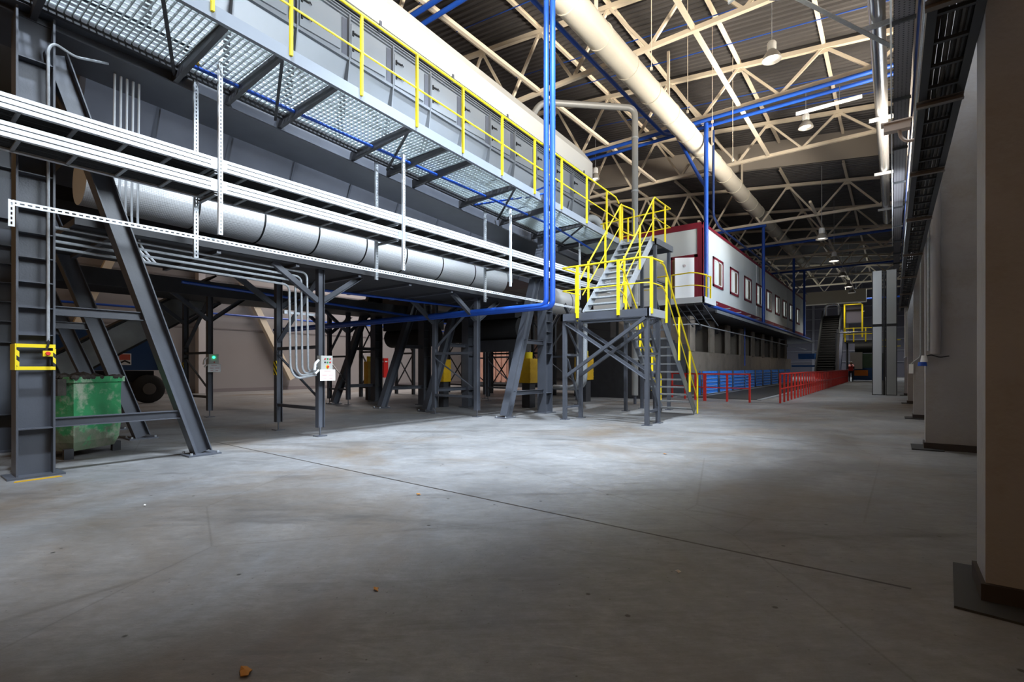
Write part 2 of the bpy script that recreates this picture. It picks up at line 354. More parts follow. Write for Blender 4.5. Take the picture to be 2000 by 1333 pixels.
# right wall with a band of high windows
wr.box(XR, XR + .25, -1, YE, 0, 5.0); wr.box(XR, XR + .25, -1, YE, 8.2, 14.6)
for a, b in ((-1, 1.6), (11.4, 18.4), (26.6, YE)): wr.box(XR, XR + .25, a, b, 5.0, 8.2)
struct('wall_right', wr, WALLR)
for i, (a, b) in enumerate(((1.6, 11.4), (18.4, 26.6))):
    wf = MB(); n = 6
    for k in range(n + 1):
        y = a + (b - a) * k / n; wf.box(XR + .02, XR + .12, y - .03, y + .03, 5, 8.2)
    for z in (5.03, 6.6, 8.17): wf.box(XR + .02, XR + .12, a, b, z - .03, z + .03)
    o = struct('window_%d' % (i + 1), wf, WHITE)
    g = MB().box(XR + .06, XR + .075, a, b, 5, 8.2).build('pane', mat('sky_lit_glass', (.8, .85, .9), .1, emit=(.85, .93, 1), estr=1.2), o)
struct('wall_left', MB().box(XL - .2, XL, -6, YE, 0, 17.5), WALLL)
wj = MB()
for z in (3.2, 5.6, 8.0): wj.box(XL, XL + .03, 2, YE, z - .03, z + .03)
wj.box(XL, XL + .05, 2, YE, 0, .18)
struct('trim_1', wj, mat('panel_joint_grey', (.20, .18, .19), .6))
we = MB().box(XL, XR, YE, YE + .2, 0, 16); struct('wall_end', we, WALLE)
wg = MB()
for z in (2, 3.5, 5, 6.5, 8, 9.5): wg.box(-14, XR, YE - .12, YE, z - .05, z + .05)
for x in (-13, -9, -5, -1): wg.box(x - .15, x + .15, YE - .2, YE, 0, 11)
struct('trim_2', wg, mat('girt_grey', (.24, .24, .27), .5))
def corrug(mb, y0, y1, dz):
    x0, x1 = XL, XR; y = y0; pts = []
    while y < y1:
        pts += [(y, 0), (y + .10, 0), (y + .14, .07), (y + .24, .07)]; y += .28
    vs = []; fs = []
    for (yy, zz) in pts:
        vs += [(x1, yy, zup(x1) + .22 + zz + dz), (0, yy, zup(0) + .22 + zz + dz), (x0, yy, zup(x0) + .22 + zz + dz)]
    for i in range(len(pts) - 1):
        for k in range(2): fs.append((i * 3 + k, i * 3 + k + 1, i * 3 + k + 4, i * 3 + k + 3))
    mb.add(vs, fs)
    return mb
struct('ceiling', corrug(MB(), -1, 32.1, 0), ROOF)
struct('ceiling_low_bay', corrug(MB(), 32.0, YE, -1.5), ROOF)
sw = MB()
sw.add([(XR, 32.03, zup(0) - 1.4), (XL, 32.03, zup(XL) - 1.4), (XL, 32.03, zup(XL) + .3), (0, 32.03, zup(0) + .3), (XR, 32.03, zup(0) + .3)], [(0, 1, 2, 3, 4)])
sw.add([(XR, 32.13, zup(0) - 1.4), (XL, 32.13, zup(XL) - 1.4), (XL, 32.13, zup(XL) + .3), (0, 32.13, zup(0) + .3), (XR, 32.13, zup(0) + .3)], [(4, 3, 2, 1, 0)])
for z in (11.35, 12.1): pass
struct('wall_step', sw, STEPW)

# ---- roof trusses (each one a thing with chords and diagonals)
def truss(Y, zb, dz, label):
    t = thing('roof_truss', (-12, Y, zb), label, 'roof truss', 'cream lattice trusses under the roof')
    e = 1.15
    MB().bar((e, Y, zb), (XL + .1, Y, zb), .15, .15).build('bottom_chord', CREAM, t)
    MB().bar((e, Y, zup(0) + dz), (0, Y, zup(0) + dz), .17, .17).bar((0, Y, zup(0) + dz), (XL + .1, Y, zup(XL) + dz), .17, .17).build('top_chord', CREAM, t)
    x = .9 - 0.0; up = True; pts = []
    xs = [(-2.15 + R3 - R3 * k) for k in range(10)]
    for xu in xs:
        zu = zup(xu) + dz
        if xu < 1.0:
            for xl in (xu + R3 / 2, xu - R3 / 2):
                if XL < xl < 1.2:
                    MB().bar((xu, Y, zu), (xl, Y, zb), .10, .10).build('diagonal', CREAM, t)
            MB().box(xu - .14, xu + .14, Y - .02, Y + .02, zu - .24, zu + .05).build('gusset_plate', CREAM, t)
    return t
TY = [10.5, 16.6, 22.7, 28.9]; TL = [35.0, 41.1, 47.2, 53.3, 59.4, 65.5, 71.6]
for i, Y in enumerate(TY):
    truss(Y, 12.33, 0, ['cream lattice roof truss above the grey housing, nearest of all', 'cream lattice roof truss, second from the front, crossing above the cream round duct',
        'cream roof truss with two blue pipes slung directly under it', 'cream lattice roof truss in front of the taupe step wall'][i])
for i, Y in enumerate(TL):
    truss(Y, 10.45, -1.5, 'cream lattice roof truss of the low bay, %s one beyond the step wall' % ['first', 'second', 'third', 'fourth', 'fifth', 'sixth', 'seventh'][i])
for k in range(9):
    x = -2.15 + R3 - R3 * k
    if x > XR: continue
    for (a, b, dz, nm) in ((-1, 32, 0, 'high bay'), (32.15, YE, -1.5, 'low bay')):
        z = zup(x) + dz + .15
        o = MB().ibeam((x, a, z), (x, b, z), .12, .14, .012).build('roof_purlin', CREAM)
        tag(o, 'cream roof purlin of the %s, %s from the right-hand wall' % (nm, ['first', 'second', 'third', 'fourth', 'fifth', 'sixth', 'seventh', 'eighth', 'ninth'][k]), 'roof beam', 'cream purlins under the roof sheet')
for k, x in enumerate((-5.2, -11.3, -17.4)):
    tag(MB().bar((x, 4, 12.36), (x, 28.9, 12.36), .13, .13).build('tie_beam', CREAM), 'long cream tie beam joining the bottom chords of the high bay, %s from the right wall' % ['first', 'second', 'third'][k], 'roof beam')
for k, x in enumerate((-3.7, -9.8)):
    tag(MB().bar((x, 32.2, 10.5), (x, 71.6, 10.5), .12, .12).build('tie_beam', CREAM), 'long cream tie beam joining the low bay trusses, %s' % ['nearer the right wall', 'above the white cabin'][k], 'roof beam')
# slim blue sprinkler lines under the deck
for k, Y in enumerate((12.6, 14.6, 18.6, 20.6, 25.0, 27.2)):
    tag(MB().cyl((XR - .3, Y, 13.25), (-14, Y, 13.25 + 1.55), .02, 8).build('sprinkler_pipe', BLUE), 'slim blue sprinkler line crossing under the roof sheet, %s' % ['nearest', 'second', 'third', 'fourth', 'fifth', 'last before the step wall'][k], 'pipe', 'slim blue sprinkler lines')
# blue cross pipes under trusses
def crosspipes(Y, z, xa, xb, nm, two=True):
    for j in range(2 if two else 1):
        o = MB().cyl((xa, Y - .16 + .3 * j, z - .16 * j), (xb, Y - .16 + .3 * j, z - .16 * j), .085 if j == 0 else .075, 14).build('blue_cross_pipe', BLUE, None, True)
        tag(o, 'thick blue pipe slung under the %s, %s' % (nm, 'upper of the pair' if j == 0 else 'lower of the pair') if two else 'thick blue pipe slung under the %s' % nm, 'pipe')
crosspipes(10.5, 12.12, .9, -16, 'nearest roof truss')
crosspipes(22.7, 12.12, .9, -14, 'third high truss')
crosspipes(41.1, 10.25, .9, -9.5, 'second truss of the low bay', False)
crosspipes(53.3, 10.25, .9, -9.5, 'fourth truss of the low bay', False)
crosspipes(35.0, 10.25, -6.4, -9.5, 'first truss of the low bay', False)
crosspipes(65.5, 8.6, .9, -10, 'sixth truss of the low bay', False)
# long blue pipe along the duct, joining the cross pipes
o = MB().tube([(-7.98, 4, 11.55), (-8.12, 21.6, 11.62), (-8.12, 22.5, 11.9)], .075, 12, .25).build('blue_main_pipe', BLUE, None, True)
tag(o, 'long blue pipe running beside the cream round duct towards the truss pipes', 'pipe')
o = MB().tube([(-7.9, 22.9, 11.85), (-6.9, 22.9, 9.75), (-6.62, 22.75, 9.3)], .075, 12, .2).build('blue_brace_pipe', BLUE, None, True)
tag(o, 'slanted blue pipe dropping from the truss pipes to the upright beside the cabin corner', 'pipe')
# cream round ventilation duct
dv = thing('round_duct', (-6.95, 30, 11.4), 'big cream round ventilation duct running the length of the ceiling', 'duct')
MB().cyl((-7.25, 3, 11.5), (-6.85, 56, 11.2), .41, 32, None).build('duct_body', CREAMD, dv, True)
for k in range(26):
    y = 6 + k * 1.95; t_ = (y - 3) / 53; MB().cyl((-7.25 + .4 * t_, y, 11.5 - .3 * t_), (-7.25 + .4 * (y + .05 - 3) / 53, y + .05, 11.5 - .3 * t_), .43, 32).build('joint_ring', CREAMD, dv, True)
for k in range(4):
    y = 13.5 + k * 6.1; MB().box(-7.2, -7.1, y, y + .06, 11.85, 13.9).build('hanger_rod', CREAM, dv)
# rectangular duct and its flange far down the hall
o = MB().box(-12, -2.2, 62, 63.2, 8.0, 9.3).box(-11, -10.95, 62.5, 62.55, 9.3, 13.5).box(-4, -3.95, 62.5, 62.55, 9.3, 12.6); o = o.build('rectangular_duct', mat('dusty_beige_sheet', (.60, .54, .42), .5)); tag(o, 'long dusty beige rectangular duct crossing the far end of the hall', 'duct')

for k, (x, y, zb) in enumerate(((-5.6, 14, 10.0), (-5.53, 17, 9.95), (-5.28, 19, 9.5), (-5.3, 22, 9.9))):
    tag(MB().cyl((x, y, zb), (x, y, zup(x) + .2), .009, 6).box(x - .03, x + .03, y - .03, y + .03, zb - .08, zb).build('drop_wire', CREAM), 'thin pale wire hanging from the high roof between duct and lamps, %s' % ['nearest', 'second', 'third', 'furthest'][k], 'wire', 'thin drop wires')
tag(MB().cyl((-9.85, 22.7, 7.3), (-9.85, 22.7, 12.1), .035, 8).build('blue_drop_line', BLUE), 'slim blue pipe dropping from the truss pipes behind the stair tower', 'pipe')
# ---- columns on the right
def pilaster(i, y0):
    t = thing('concrete_column', (.85, y0 + .2, 0), ['nearest wide concrete column with a rough brownish face and dark foot plate', 'second concrete column with cable trunking and a blue plug socket on it',
        'third concrete column, carrying a small white switch box', 'fourth concrete column, beside the tall grey panels', 'fifth concrete column, furthest one still showing its dark foot'][i], 'column', 'concrete columns along the right wall')
    b = MB().box(.39, XR, y0, y0 + .34, .10, 13.3).build('shaft', WALLR, t)
    MB().box(.37, XR, y0 - .03, y0 + .37, 0, .10).build('skirt', mat('dark_brown_skirt', (.035, .025, .022), .7), t)
    if i == 0:
        MB().slab([(.25, 3.45), (.60, 3.40), (.60, 4.22), (.30, 4.22)], 0, .012).build('foot_plate', mat('black_mat_steel', (.03, .03, .03), .6), t)
    else: MB().box(.22, .6, y0 - .2, y0 + .45, 0, .015).build('foot_plate', BLACK, t)
    return t
for i, y0 in enumerate((3.65, 9.9, 15.6, 21.9, 28.1)): pilaster(i, y0)
# ladder tray hung beside the columns
lt = thing('ladder_cable_tray', (.27, 12, 3.2), 'black ladder cable tray full of cables running along the concrete columns', 'cable tray')
MB().chan((.165, 1.2, 3.2), (.165, 21.5, 3.2), .045, .09, .004, flip=1).build('side_rail', mat('tray_grey', (.05, .052, .056), .55, .1), lt)
MB().chan((.365, 1.2, 3.2), (.365, 21.5, 3.2), .045, .09, .004, flip=-1).build('side_rail', MATS['tray_grey'], lt)
for k in range(66):
    y = 1.4 + .305 * k; MB().box(.17, .36, y, y + .025, 3.16, 3.18).build('rung', MATS['tray_grey'], lt)
for k, (x, r) in enumerate(((.20, .014), (.228, .014), (.255, .014), (.283, .014), (.31, .014), (.335, .013))):
    MB().tube([(x + .004 * math.sin(j * 1.7 + k), 1.2 + j * 1.0, 3.195 + r) for j in range(21)], r, 8).build('cable', mat('cable_grey_%d' % (k % 2), (.03, .028, .026) if k % 2 else (.07, .06, .05), .8), lt)
for k, y in enumerate((3.36, 4.6, 6.2, 8.1, 10.6, 13.2, 16.2, 19.6)):
    MB().chan((.13, y, 3.12), (.60 if y < 3.5 else .385, y, 3.12), .04, .04, .004).build('bracket', mat('bracket_taupe', (.20, .17, .15), .5, .3), lt)
# perforated upper tray and pipes beside it
pt = thing('perforated_cable_tray', (.14, 15, 7.1), 'dark perforated cable tray seen from below, high beside the right wall', 'cable tray')
MB().box(0, .28, 2, 40, 7.05, 7.058).build('tray_bottom', DOTS, pt)
MB().box(0, .006, 2, 40, 7.05, 7.15).box(.274, .28, 2, 40, 7.05, 7.15).build('tray_side', MATS['tray_grey'], pt)
for k in range(12): MB().box(-.02, .30, 4.4 + 3.05 * k, 4.44 + 3.05 * k, 6.99, 7.05).build('cross_bracket', MATS['tray_grey'], pt)
for k, (x, z, r, m_) in enumerate(((.33, 7.0, .02, BLUED), (.40, 6.6, .025, MATS['tray_grey']), (.30, 5.6, .018, GALV))):
    o = MB().cyl((x, 2, z), (x, 34, z), r, 8).build('service_conduit', m_); tag(o, ['thin navy conduit beside the perforated tray', 'dark conduit running just under the perforated tray', 'thin bright conduit between perforated tray and ladder tray'][k], 'pipe')
sp = thing('silver_pipe', (-.3, 20, 9.4), 'shiny aluminium-clad pipe running along the right side under the roof', 'pipe')
MB().tube([(-.29, 34.5, 9.35), (-.3, 13.2, 9.35), (-.45, 12.4, 9.4), (-2.2, 12.3, 9.55), (-2.5, 12.0, 10.6), (-2.5, 11.9, 13.2)], .165, 18, .3).build('pipe_body', CHROME, sp, True)
for k, y in enumerate((14.2, 19.6, 25.2, 31.0)): MB().box(-.62, .02, y, y + .05, 9.08, 9.19).build('hanger_plate', GALV, sp)
o = MB().bar((-2.4, 11.3, 9.5), (.0, 14.4, 8.6), .1, .02).build('flat_brace', GALV); tag(o, 'pale flat steel brace slanting under the aluminium-clad elbow pipe', 'brace')
o = MB().chan((-2.9, 11.6, 9.3), (-.9, 11.3, 9.75), .06, .1, .006).build('strut_rail', GALV); tag(o, 'grey strut rail crossing beneath the aluminium elbow pipe', 'rail')
o = MB().cyl((-.035, 3, 7.05), (-.035, 30, 7.05), .014, 8); tag(o.build('white_conduit', WHITE), 'thin bright white conduit along the outer edge of the perforated tray', 'pipe')  # white colour stands in for sunlight along the tray edge
# cctv camera
cc = thing('security_camera', (.1, 5.2, 3.6), 'beige tubular security camera on a curved arm by the cable trays', 'camera')
MB().box(-.07, .12, 5.58, 5.66, 3.36, 3.43).build('housing', CCTV, cc)
MB().box(-.09, .13, 5.57, 5.67, 3.43, 3.442).build('sun_shield', CCTV, cc)
MB().tube([(.04, 5.62, 3.37), (.05, 5.62, 3.30), (.09, 5.62, 3.25), (.16, 5.62, 3.25)], .014, 8, .04).build('arm', CCTV, cc)
# trunking, socket, switch
t = thing('cable_trunking', (.5, 9.88, 1.6), 'upright grey pipe and trunking on the second concrete column', 'trunking')
MB().cyl((.50, 9.83, 1.45), (.50, 9.83, 7.5), .065, 14).build('riser_pipe', mat('trunk_grey', (.30, .28, .28), .5), t, True)
MB().cyl((.42, 9.83, 1.5), (.42, 9.83, 7.5), .018, 8).build('conduit', GALV, t, True)
t = thing('plug_socket', (.38, 9.8, 1.32), 'white and blue industrial plug socket hanging on the corner of the second column', 'socket')
MB().lathe((.37, 9.82, 1.33), [(0, .10), (.03, .10), (.045, .02), (.045, 0), (0, 0)], 14).build('socket_body', WHITE, t, True)
MB().lathe((.35, 9.80, 1.27), [(0, .06), (.05, .06), (.06, 0), (0, 0)], 14).build('socket_cap', BLUE, t, True)
MB().tube([(.38, 9.84, 1.42), (.45, 9.82, 1.44), (.55, 9.83, 1.40), (.66, 9.87, 1.42)], .009, 6, .03).build('cord', BLACK, t)
t = thing('switch_box', (.36, 15.55, 1.2), 'small white switch box on the side of the third column', 'switch box')
MB().box(.30, .385, 15.56, 15.66, 1.1, 1.33).build('box_body', WHITE, t); MB().tube([(.34, 15.58, 1.33), (.40, 15.57, 1.4), (.52, 15.55, 1.5), (.52, 15.55, 4)], .015, 6, .1).build('cord', GALV, t)
t = thing('wall_cabinet', (.3, 20.5, 2.3), 'flat white framed panel on the wall side between third and fourth columns', 'cabinet')
MB().box(.30, .36, 20.2, 21.8, 1.6, 4.8).build('panel', mat('pale_panel', (.55, .57, .58), .4), t); MB().box(.28, .30, 20.15, 20.2, 1.6, 4.8).box(.28, .30, 20.15, 21.8, 1.56, 1.6).build('frame', WHITE, t)
# pair of tall grey panels
for k, (xa, xb, lab) in enumerate(((-.74, -.42, 'tall narrow pale grey panel column standing free in the aisle, the lighter of the pair'), (-.24, .10, 'tall narrow grey panel column standing free in the aisle, the one closer to the wall'))):
    t = thing('panel_column', ((xa + xb) / 2, 28, 0), lab, 'column')
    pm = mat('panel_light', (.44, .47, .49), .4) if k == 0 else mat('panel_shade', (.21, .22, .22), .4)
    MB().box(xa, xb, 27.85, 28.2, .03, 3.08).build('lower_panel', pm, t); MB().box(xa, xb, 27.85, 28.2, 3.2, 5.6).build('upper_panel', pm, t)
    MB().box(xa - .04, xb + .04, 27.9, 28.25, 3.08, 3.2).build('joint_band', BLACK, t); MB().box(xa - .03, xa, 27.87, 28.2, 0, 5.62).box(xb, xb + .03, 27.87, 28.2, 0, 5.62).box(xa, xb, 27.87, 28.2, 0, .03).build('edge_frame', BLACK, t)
o = MB().box(-.375, -.29, 28.0, 28.15, 0, 5.6); 
for k in range(12): o.box(-.375, -.29, 27.95, 28.0, .3 + k * .45, .33 + k * .45)
tag(o.build('chain_guide', STEELD), 'dark chain guide with cross bars between the two tall grey panel columns', 'guide')

# ================================================================ HIGH BAY LAMPS
def lamp(x, y, z, zt, lab, lit, d=.62):
    t = thing('high_bay_lamp', (x, y, z), lab, 'lamp', 'bell-shaped high bay lamps'); r = d / 2
    MB().lathe((x, y, z), [(.09, .34), (r * .55, .28), (r * .85, .14), (r, 0), (r * .97, 0), (r * .8, .13), (r * .5, .25), (.0, .30)], 24).build('shade', LAMPC, t, True)
    h = MB(); h.lathe((x, y, z + .33), [(0, .30), (.11, .30), (.13, .27), (.13, 0), (0, 0)], 16)
    for k in range(12):
        a = k * math.pi / 6; h.box(x + .14 * math.cos(a) - .006, x + .14 * math.cos(a) + .006, y + .14 * math.sin(a) - .006, y + .14 * math.sin(a) + .006, z + .34, z + .58)
    h.build('ballast_housing', WHITE, t, True)
    MB().lathe((x, y, z + .06), [(0, 0), (r * .62, 0), (r * .6, .1), (0, .12)], 20).build('bulb', LAMPE if lit else LAMPE2, t, True)
    MB().cyl((x, y, z + .62), (x, y, zt), .014, 6).build('hanger_rod', GALV, t)
lab = ['bell lamp in the high bay, nearest to the aluminium elbow pipe', 'bell lamp in the high bay hanging under the blue truss pipes']
lamp(-3.3, 18.9, 11.75, 14.0, 'unlit ' + lab[0], False, .62); lamp(-3.15, 26.0, 12.1, 14.0, 'unlit ' + lab[1], False, .62)
lamp(-13.2, 24.9, 11.75, 15.15, 'small bell lamp hanging behind the end of the white housing', False, .45)
for i, (y, l) in enumerate(((32.8, 0), (40.1, 1), (47.2, 0), (53.7, 1), (58.2, 0), (65.0, 1), (72.0, 1), (78.0, 1))):
    lamp(-3.2, y, 8.45, 12.62, 'bell lamp of the low bay, %s lamp beyond the step wall, %s' % (['first', 'second', 'third', 'fourth', 'fifth', 'sixth', 'seventh', 'eighth'][i], 'lit' if l else 'dim'), bool(l), .62)
    if l: spot('high_bay_light', (-3.2, y, 8.4), (-3.2, y, 0), 500, (1, .95, .86), 120)
tl = thing('tube_lamp', (-2.4, 26.5, 11.9), 'white strip lamp hanging slightly askew under the blue pipes', 'lamp')
MB().box(-3.0, -.9, 22.0, 22.12, 11.05, 11.14).build('body', WHITE, tl); MB().cyl((-1.6, 22.06, 11.14), (-1.6, 22.3, 11.8), .012, 6).build('hook', GALV, tl)

# ================================================================ MAIN MACHINE (front line), along y
def sz(y): return -.049 * (y - 15.42)       # the line runs gently downhill
HY0, HY1 = .2, 15.42
h = thing('machine_housing', (-9.5, 8, 5.2), 'long grey panelled machine housing with white cover above the catwalk', 'machine')
# main body: vertical upper wall, lower wall tapering inwards
prof = [(-8.42, 7.70), (-8.42, 6.75), (-8.95, 5.05), (-11.6, 5.05), (-12.1, 6.75), (-12.1, 7.70)]
MB().xsec(prof, [(HY0, sz(HY0)), (HY1, sz(HY1))]).build('body_shell', HULL, h)
MB().xsec([(-8.30, 7.80), (-8.30, 8.34), (-8.72, 8.90), (-11.8, 8.90), (-12.2, 8.34), (-12.2, 7.80)], [(HY0, sz(HY0)), (HY1 + .02, sz(HY1))]).build('white_cover', HULLW, h)
MB().xsec([(-8.34, 7.70), (-8.34, 7.80), (-12.1, 7.80), (-12.1, 7.70)], [(HY0, sz(HY0)), (HY1, sz(HY1))]).build('shadow_gap', BLACK, h)
for k, (dz, d) in enumerate(((.0, .03), (-.045, .02), (-.11, .015))):
    MB().xsec([(-8.42, 7.66 + dz), (-8.42 + d + .03, 7.66 + dz), (-8.42 + d + .03, 7.68 + dz), (-8.42, 7.68 + dz)], [(HY0, sz(HY0)), (HY1, sz(HY1))]).build('seam_rail', HULL, h)
MB().xsec([(-8.42, 6.72), (-8.36, 6.72), (-8.36, 6.78), (-8.42, 6.78)], [(HY0, sz(HY0)), (HY1, sz(HY1))]).build('waist_rail', HULL, h)
ny = 14
for k in range(ny):
    y = 15.3 - 1.062 * k; s_ = sz(y)
    if y < .9: break
    MB().add([(-8.42, y - .012, 7.6 + s_), (-8.34, y - .012, 7.6 + s_), (-8.34, y - .012, 6.75 + s_), (-8.56, y - .012, 5.2 + s_), (-8.95, y - .012, 5.05 + s_),
              (-8.42, y + .012, 7.6 + s_), (-8.34, y + .012, 7.6 + s_), (-8.34, y + .012, 6.75 + s_), (-8.56, y + .012, 5.2 + s_), (-8.95, y + .012, 5.05 + s_)],
             [(0, 1, 2, 3, 4), (9, 8, 7, 6, 5), (0, 5, 6, 1), (1, 6, 7, 2), (2, 7, 8, 3), (3, 8, 9, 4), (4, 9, 5, 0)]).build('rib', HULL, h)  # lower wedge of the rib shaped to imitate the shade beside it
    MB().box(-8.42, -8.405, y - .13, y - .02, 6.80 + s_, 7.52 + s_).build('dark_gap_strip', STEELM, h)
    if y > 1.2:
        s2 = sz(y - .6)
        d = MB().box(-8.42, -8.385, y - 1.0, y - .18, 6.84 + s2, 7.50 + s2).build('access_door', mat('door_grey', (.25, .268, .286), .4, .1, .06, 1.5), h)
        for zz in (7.02, 7.32):
            MB().box(-8.385, -8.36, y - .98, y - .95, zz - .05 + s2, zz + .05 + s2).box(-8.37, -8.345, y - .98, y - .83, zz - .012 + s2, zz + .012 + s2).cyl((-8.36, y - .82, zz + .03 + s2), (-8.34, y - .80, zz - .03 + s2), .01, 6).build('latch', BLACK, d)
for k in range(7):
    y = 2.2 + 2.1 * k; MB().box(-8.33, -8.27, y, y + .05, 7.66 + sz(y), 7.86 + sz(y)).build('clip', STEELM, h)
MB().box(-8.55, -8.545, HY1 + .01, HY1 + .015, 6, 6.1).build('end_tag', WHITE, h)
MB().add([(-8.43, 14.1, 6.70), (-8.43, 15.1, 6.66), (-8.85, 15.1, 5.3), (-8.85, 14.1, 5.35), (-8.41, 14.1, 6.72), (-8.40, 15.1, 6.68), (-8.78, 15.1, 5.3), (-8.78, 14.1, 5.35)],
         [(0, 1, 2, 3), (7, 6, 5, 4), (0, 4, 5, 1), (1, 5, 6, 2), (2, 6, 7, 3), (3, 7, 4, 0)]).build('inspection_flap', HULL, h)
# outlet pipe and box at the far end
t = thing('exhaust_box', (-8.2, 16.4, 5), 'grey metal box with a ribbed flexible outlet pipe beyond the end of the housing', 'vent box')
MB().box(-8.6, -7.2, 15.9, 17.2, 4.95, 5.65).build('box_body', GALV, t)
MB().tube([(-8.9, 15.4, 6.45), (-8.45, 15.9, 6.6), (-8.35, 16.2, 6.3), (-8.35, 16.2, 5.6)], .13, 14, .25).build('flex_pipe', mat('flex_grey', (.42, .43, .42), .5), t, True)
for k in range(3): MB().cyl((-8.35, 16.2, 5.65 + .22 * k), (-8.35, 16.2, 5.69 + .22 * k), .155, 16).build('clamp_ring', GALV, t)
# tall grey pipe with elbow
o = thing('elbow_pipe', (-6.96, 15.95, 0), 'tall grey pipe rising behind the stairs and bending towards the white housing cover', 'pipe')
MB().tube([(-6.96, 15.95, .3), (-6.96, 15.95, 10.05), (-9.3, 13.8, 10.1), (-9.55, 13.6, 9.7), (-9.6, 13.6, 8.7)], .105, 16, .3).build('pipe_body', mat('pipe_midgrey', (.27, .27, .26), .45, .2), o, True)
for z in (1.5, 3.4, 5.3, 7.2, 9.0): MB().cyl((-6.96, 15.95, z), (-6.96, 15.95, z + .05), .12, 16).build('collar', GALV, o, True)
MB().cyl((-6.96, 15.95, 0), (-6.96, 15.95, .3), .05, 10).build('foot', STEEL, o)

# ---- catwalk with railing
def cz(y): return 5.46 - .047 * (y - 2)
cw = thing('catwalk', (-7.0, 8, 4.8), 'galvanised grating catwalk on brackets along the grey housing', 'catwalk')
CY0, CY1 = 1.0, 15.2
MB().add([(-6.28, CY0, cz(CY0) - .16), (-6.22, CY0, cz(CY0) - .16), (-6.22, CY0, cz(CY0)), (-6.28, CY0, cz(CY0)), (-6.28, CY1, cz(CY1) - .16), (-6.22, CY1, cz(CY1) - .16), (-6.22, CY1, cz(CY1)), (-6.28, CY1, cz(CY1))],
         [(0, 1, 2, 3), (7, 6, 5, 4), (0, 4, 5, 1), (1, 5, 6, 2), (2, 6, 7, 3), (3, 7, 4, 0)]).build('edge_beam', mat('catwalk_edge_grey', (.17, .19, .22), .4), cw)
g = MB()
y = CY0
while y < CY1:
    z = cz(y) - .06; g.box(-7.75, -6.29, y, y + .012, z - .03, z); y += .072
for k in range(14):
    x = -6.35 - .1 * k; g.bar((x, CY0, cz(CY0) - .062), (x, CY1, cz(CY1) - .062), .008, .02)
g.build('grating', mat('grating_zinc', (.40, .46, .47), .35, .3), cw)
bys = [1.55, 2.63, 3.22 + .0, 4.06 + .3, 5.48, 6.95, 8.34, 9.8, 11.2, 12.6, 14.0, 15.1]
for y in [1.2, 2.63, 3.3, 4.1, 5.48, 6.3, 6.95, 8.34, 9.8, 11.2, 12.6, 13.9, 15.1]:
    z = cz(y); m_ = MB()
    m_.add([(-6.28, y - .03, z - .06), (-6.28, y + .03, z - .06), (-6.28, y + .03, z - .16), (-6.28, y - .03, z - .16), (-7.95, y - .03, z - .10), (-7.95, y + .03, z - .10), (-7.95, y + .03, z - .26), (-7.95, y - .03, z - .26)],
           [(0, 1, 2, 3), (7, 6, 5, 4), (0, 4, 5, 1), (1, 5, 6, 2), (2, 6, 7, 3), (3, 7, 4, 0)]); m_.build('bracket', mat('bracket_dark', (.045, .045, .05), .5), cw)
for (a, b) in ((2.0, 2.6), (3.35, 4.0), (5.5, 6.2), (8.4, 9.6), (11.3, 12.4)):
    MB().bar((-6.35, a, cz(a) - .12), (-7.8, b, cz(b) - .18), .04, .03).build('diagonal_brace', STEELD, cw)
MB().bar((-7.72, CY0, cz(CY0) - .11), (-7.72, CY1, cz(CY1) - .11), .06, .1).build('inner_rail', STEELD, cw)
posts = [1.4, 2.45, 3.39, 4.47, 5.54, 6.64, 7.78, 8.92, 10.03, 11.24, 12.35]
for y in posts: MB().box(-6.225, -6.185, y - .018, y + .018, cz(y) - .1, cz(y) + 1.08).build('railing_post', YEL, cw)
MB().tube([(-6.2, 1.0, cz(1) + 1.09), (-6.2, 12.9, cz(12.9) + 1.09), (-6.2, 13.1, cz(13.1) + .98)], .021, 10).build('top_rail', YEL, cw, True)
MB().tube([(-6.2, 1.0, cz(1) + .55), (-6.2, 13.1, cz(13.1) + .5)], .014, 8).build('mid_rail', YEL, cw, True)

# ---- girders and hopper below
o = MB().ibeam((-7.85, -.5, 5.53), (-7.85, 2.78, 5.53), .22, .42, .014); o.box(-7.96, -7.74, 2.76, 2.79, 5.32, 5.74)
tag(o.build('end_girder', STEEL), 'short dark girder stub above the nearest column, ending in a plate', 'beam')
def gz(y): return 5.16 - .055 * (y - 3)
m_ = MB().add([(-8.12, 0, gz(0)), (-7.9, 0, gz(0)), (-7.9, 0, gz(0) + .3), (-8.12, 0, gz(0) + .3), (-8.12, 13.9, gz(13.9)), (-7.9, 13.9, gz(13.9)), (-7.9, 13.9, gz(13.9) + .3), (-8.12, 13.9, gz(13.9) + .3)],
              [(0, 1, 2, 3), (7, 6, 5, 4), (0, 4, 5, 1), (1, 5, 6, 2), (2, 6, 7, 3), (3, 7, 4, 0)])
m_.add([(-8.75, 0, gz(0) - .02), (-7.86, 0, gz(0) - .02), (-7.86, 0, gz(0)), (-8.75, 0, gz(0)), (-8.75, 13.9, gz(13.9) - .02), (-7.86, 13.9, gz(13.9) - .02), (-7.86, 13.9, gz(13.9)), (-8.75, 13.9, gz(13.9))], [(0, 1, 2, 3), (7, 6, 5, 4), (0, 4, 5, 1), (1, 5, 6, 2), (2, 6, 7, 3), (3, 7, 4, 0)])
tag(m_.build('main_girder', STEEL), 'long dark main girder carrying the catwalk brackets', 'beam')
hp = thing('hopper_trough', (-10, 7, 4.0), 'long dark steel hopper trough with sloping ribbed side below the housing', 'hopper')
MB().xsec([(-8.75, 5.35), (-9.35, 4.15), (-11.4, 4.15), (-12.0, 5.35)], [(1.9, .25), (13.8, -.2)]).build('trough_shell', STEELM, hp)
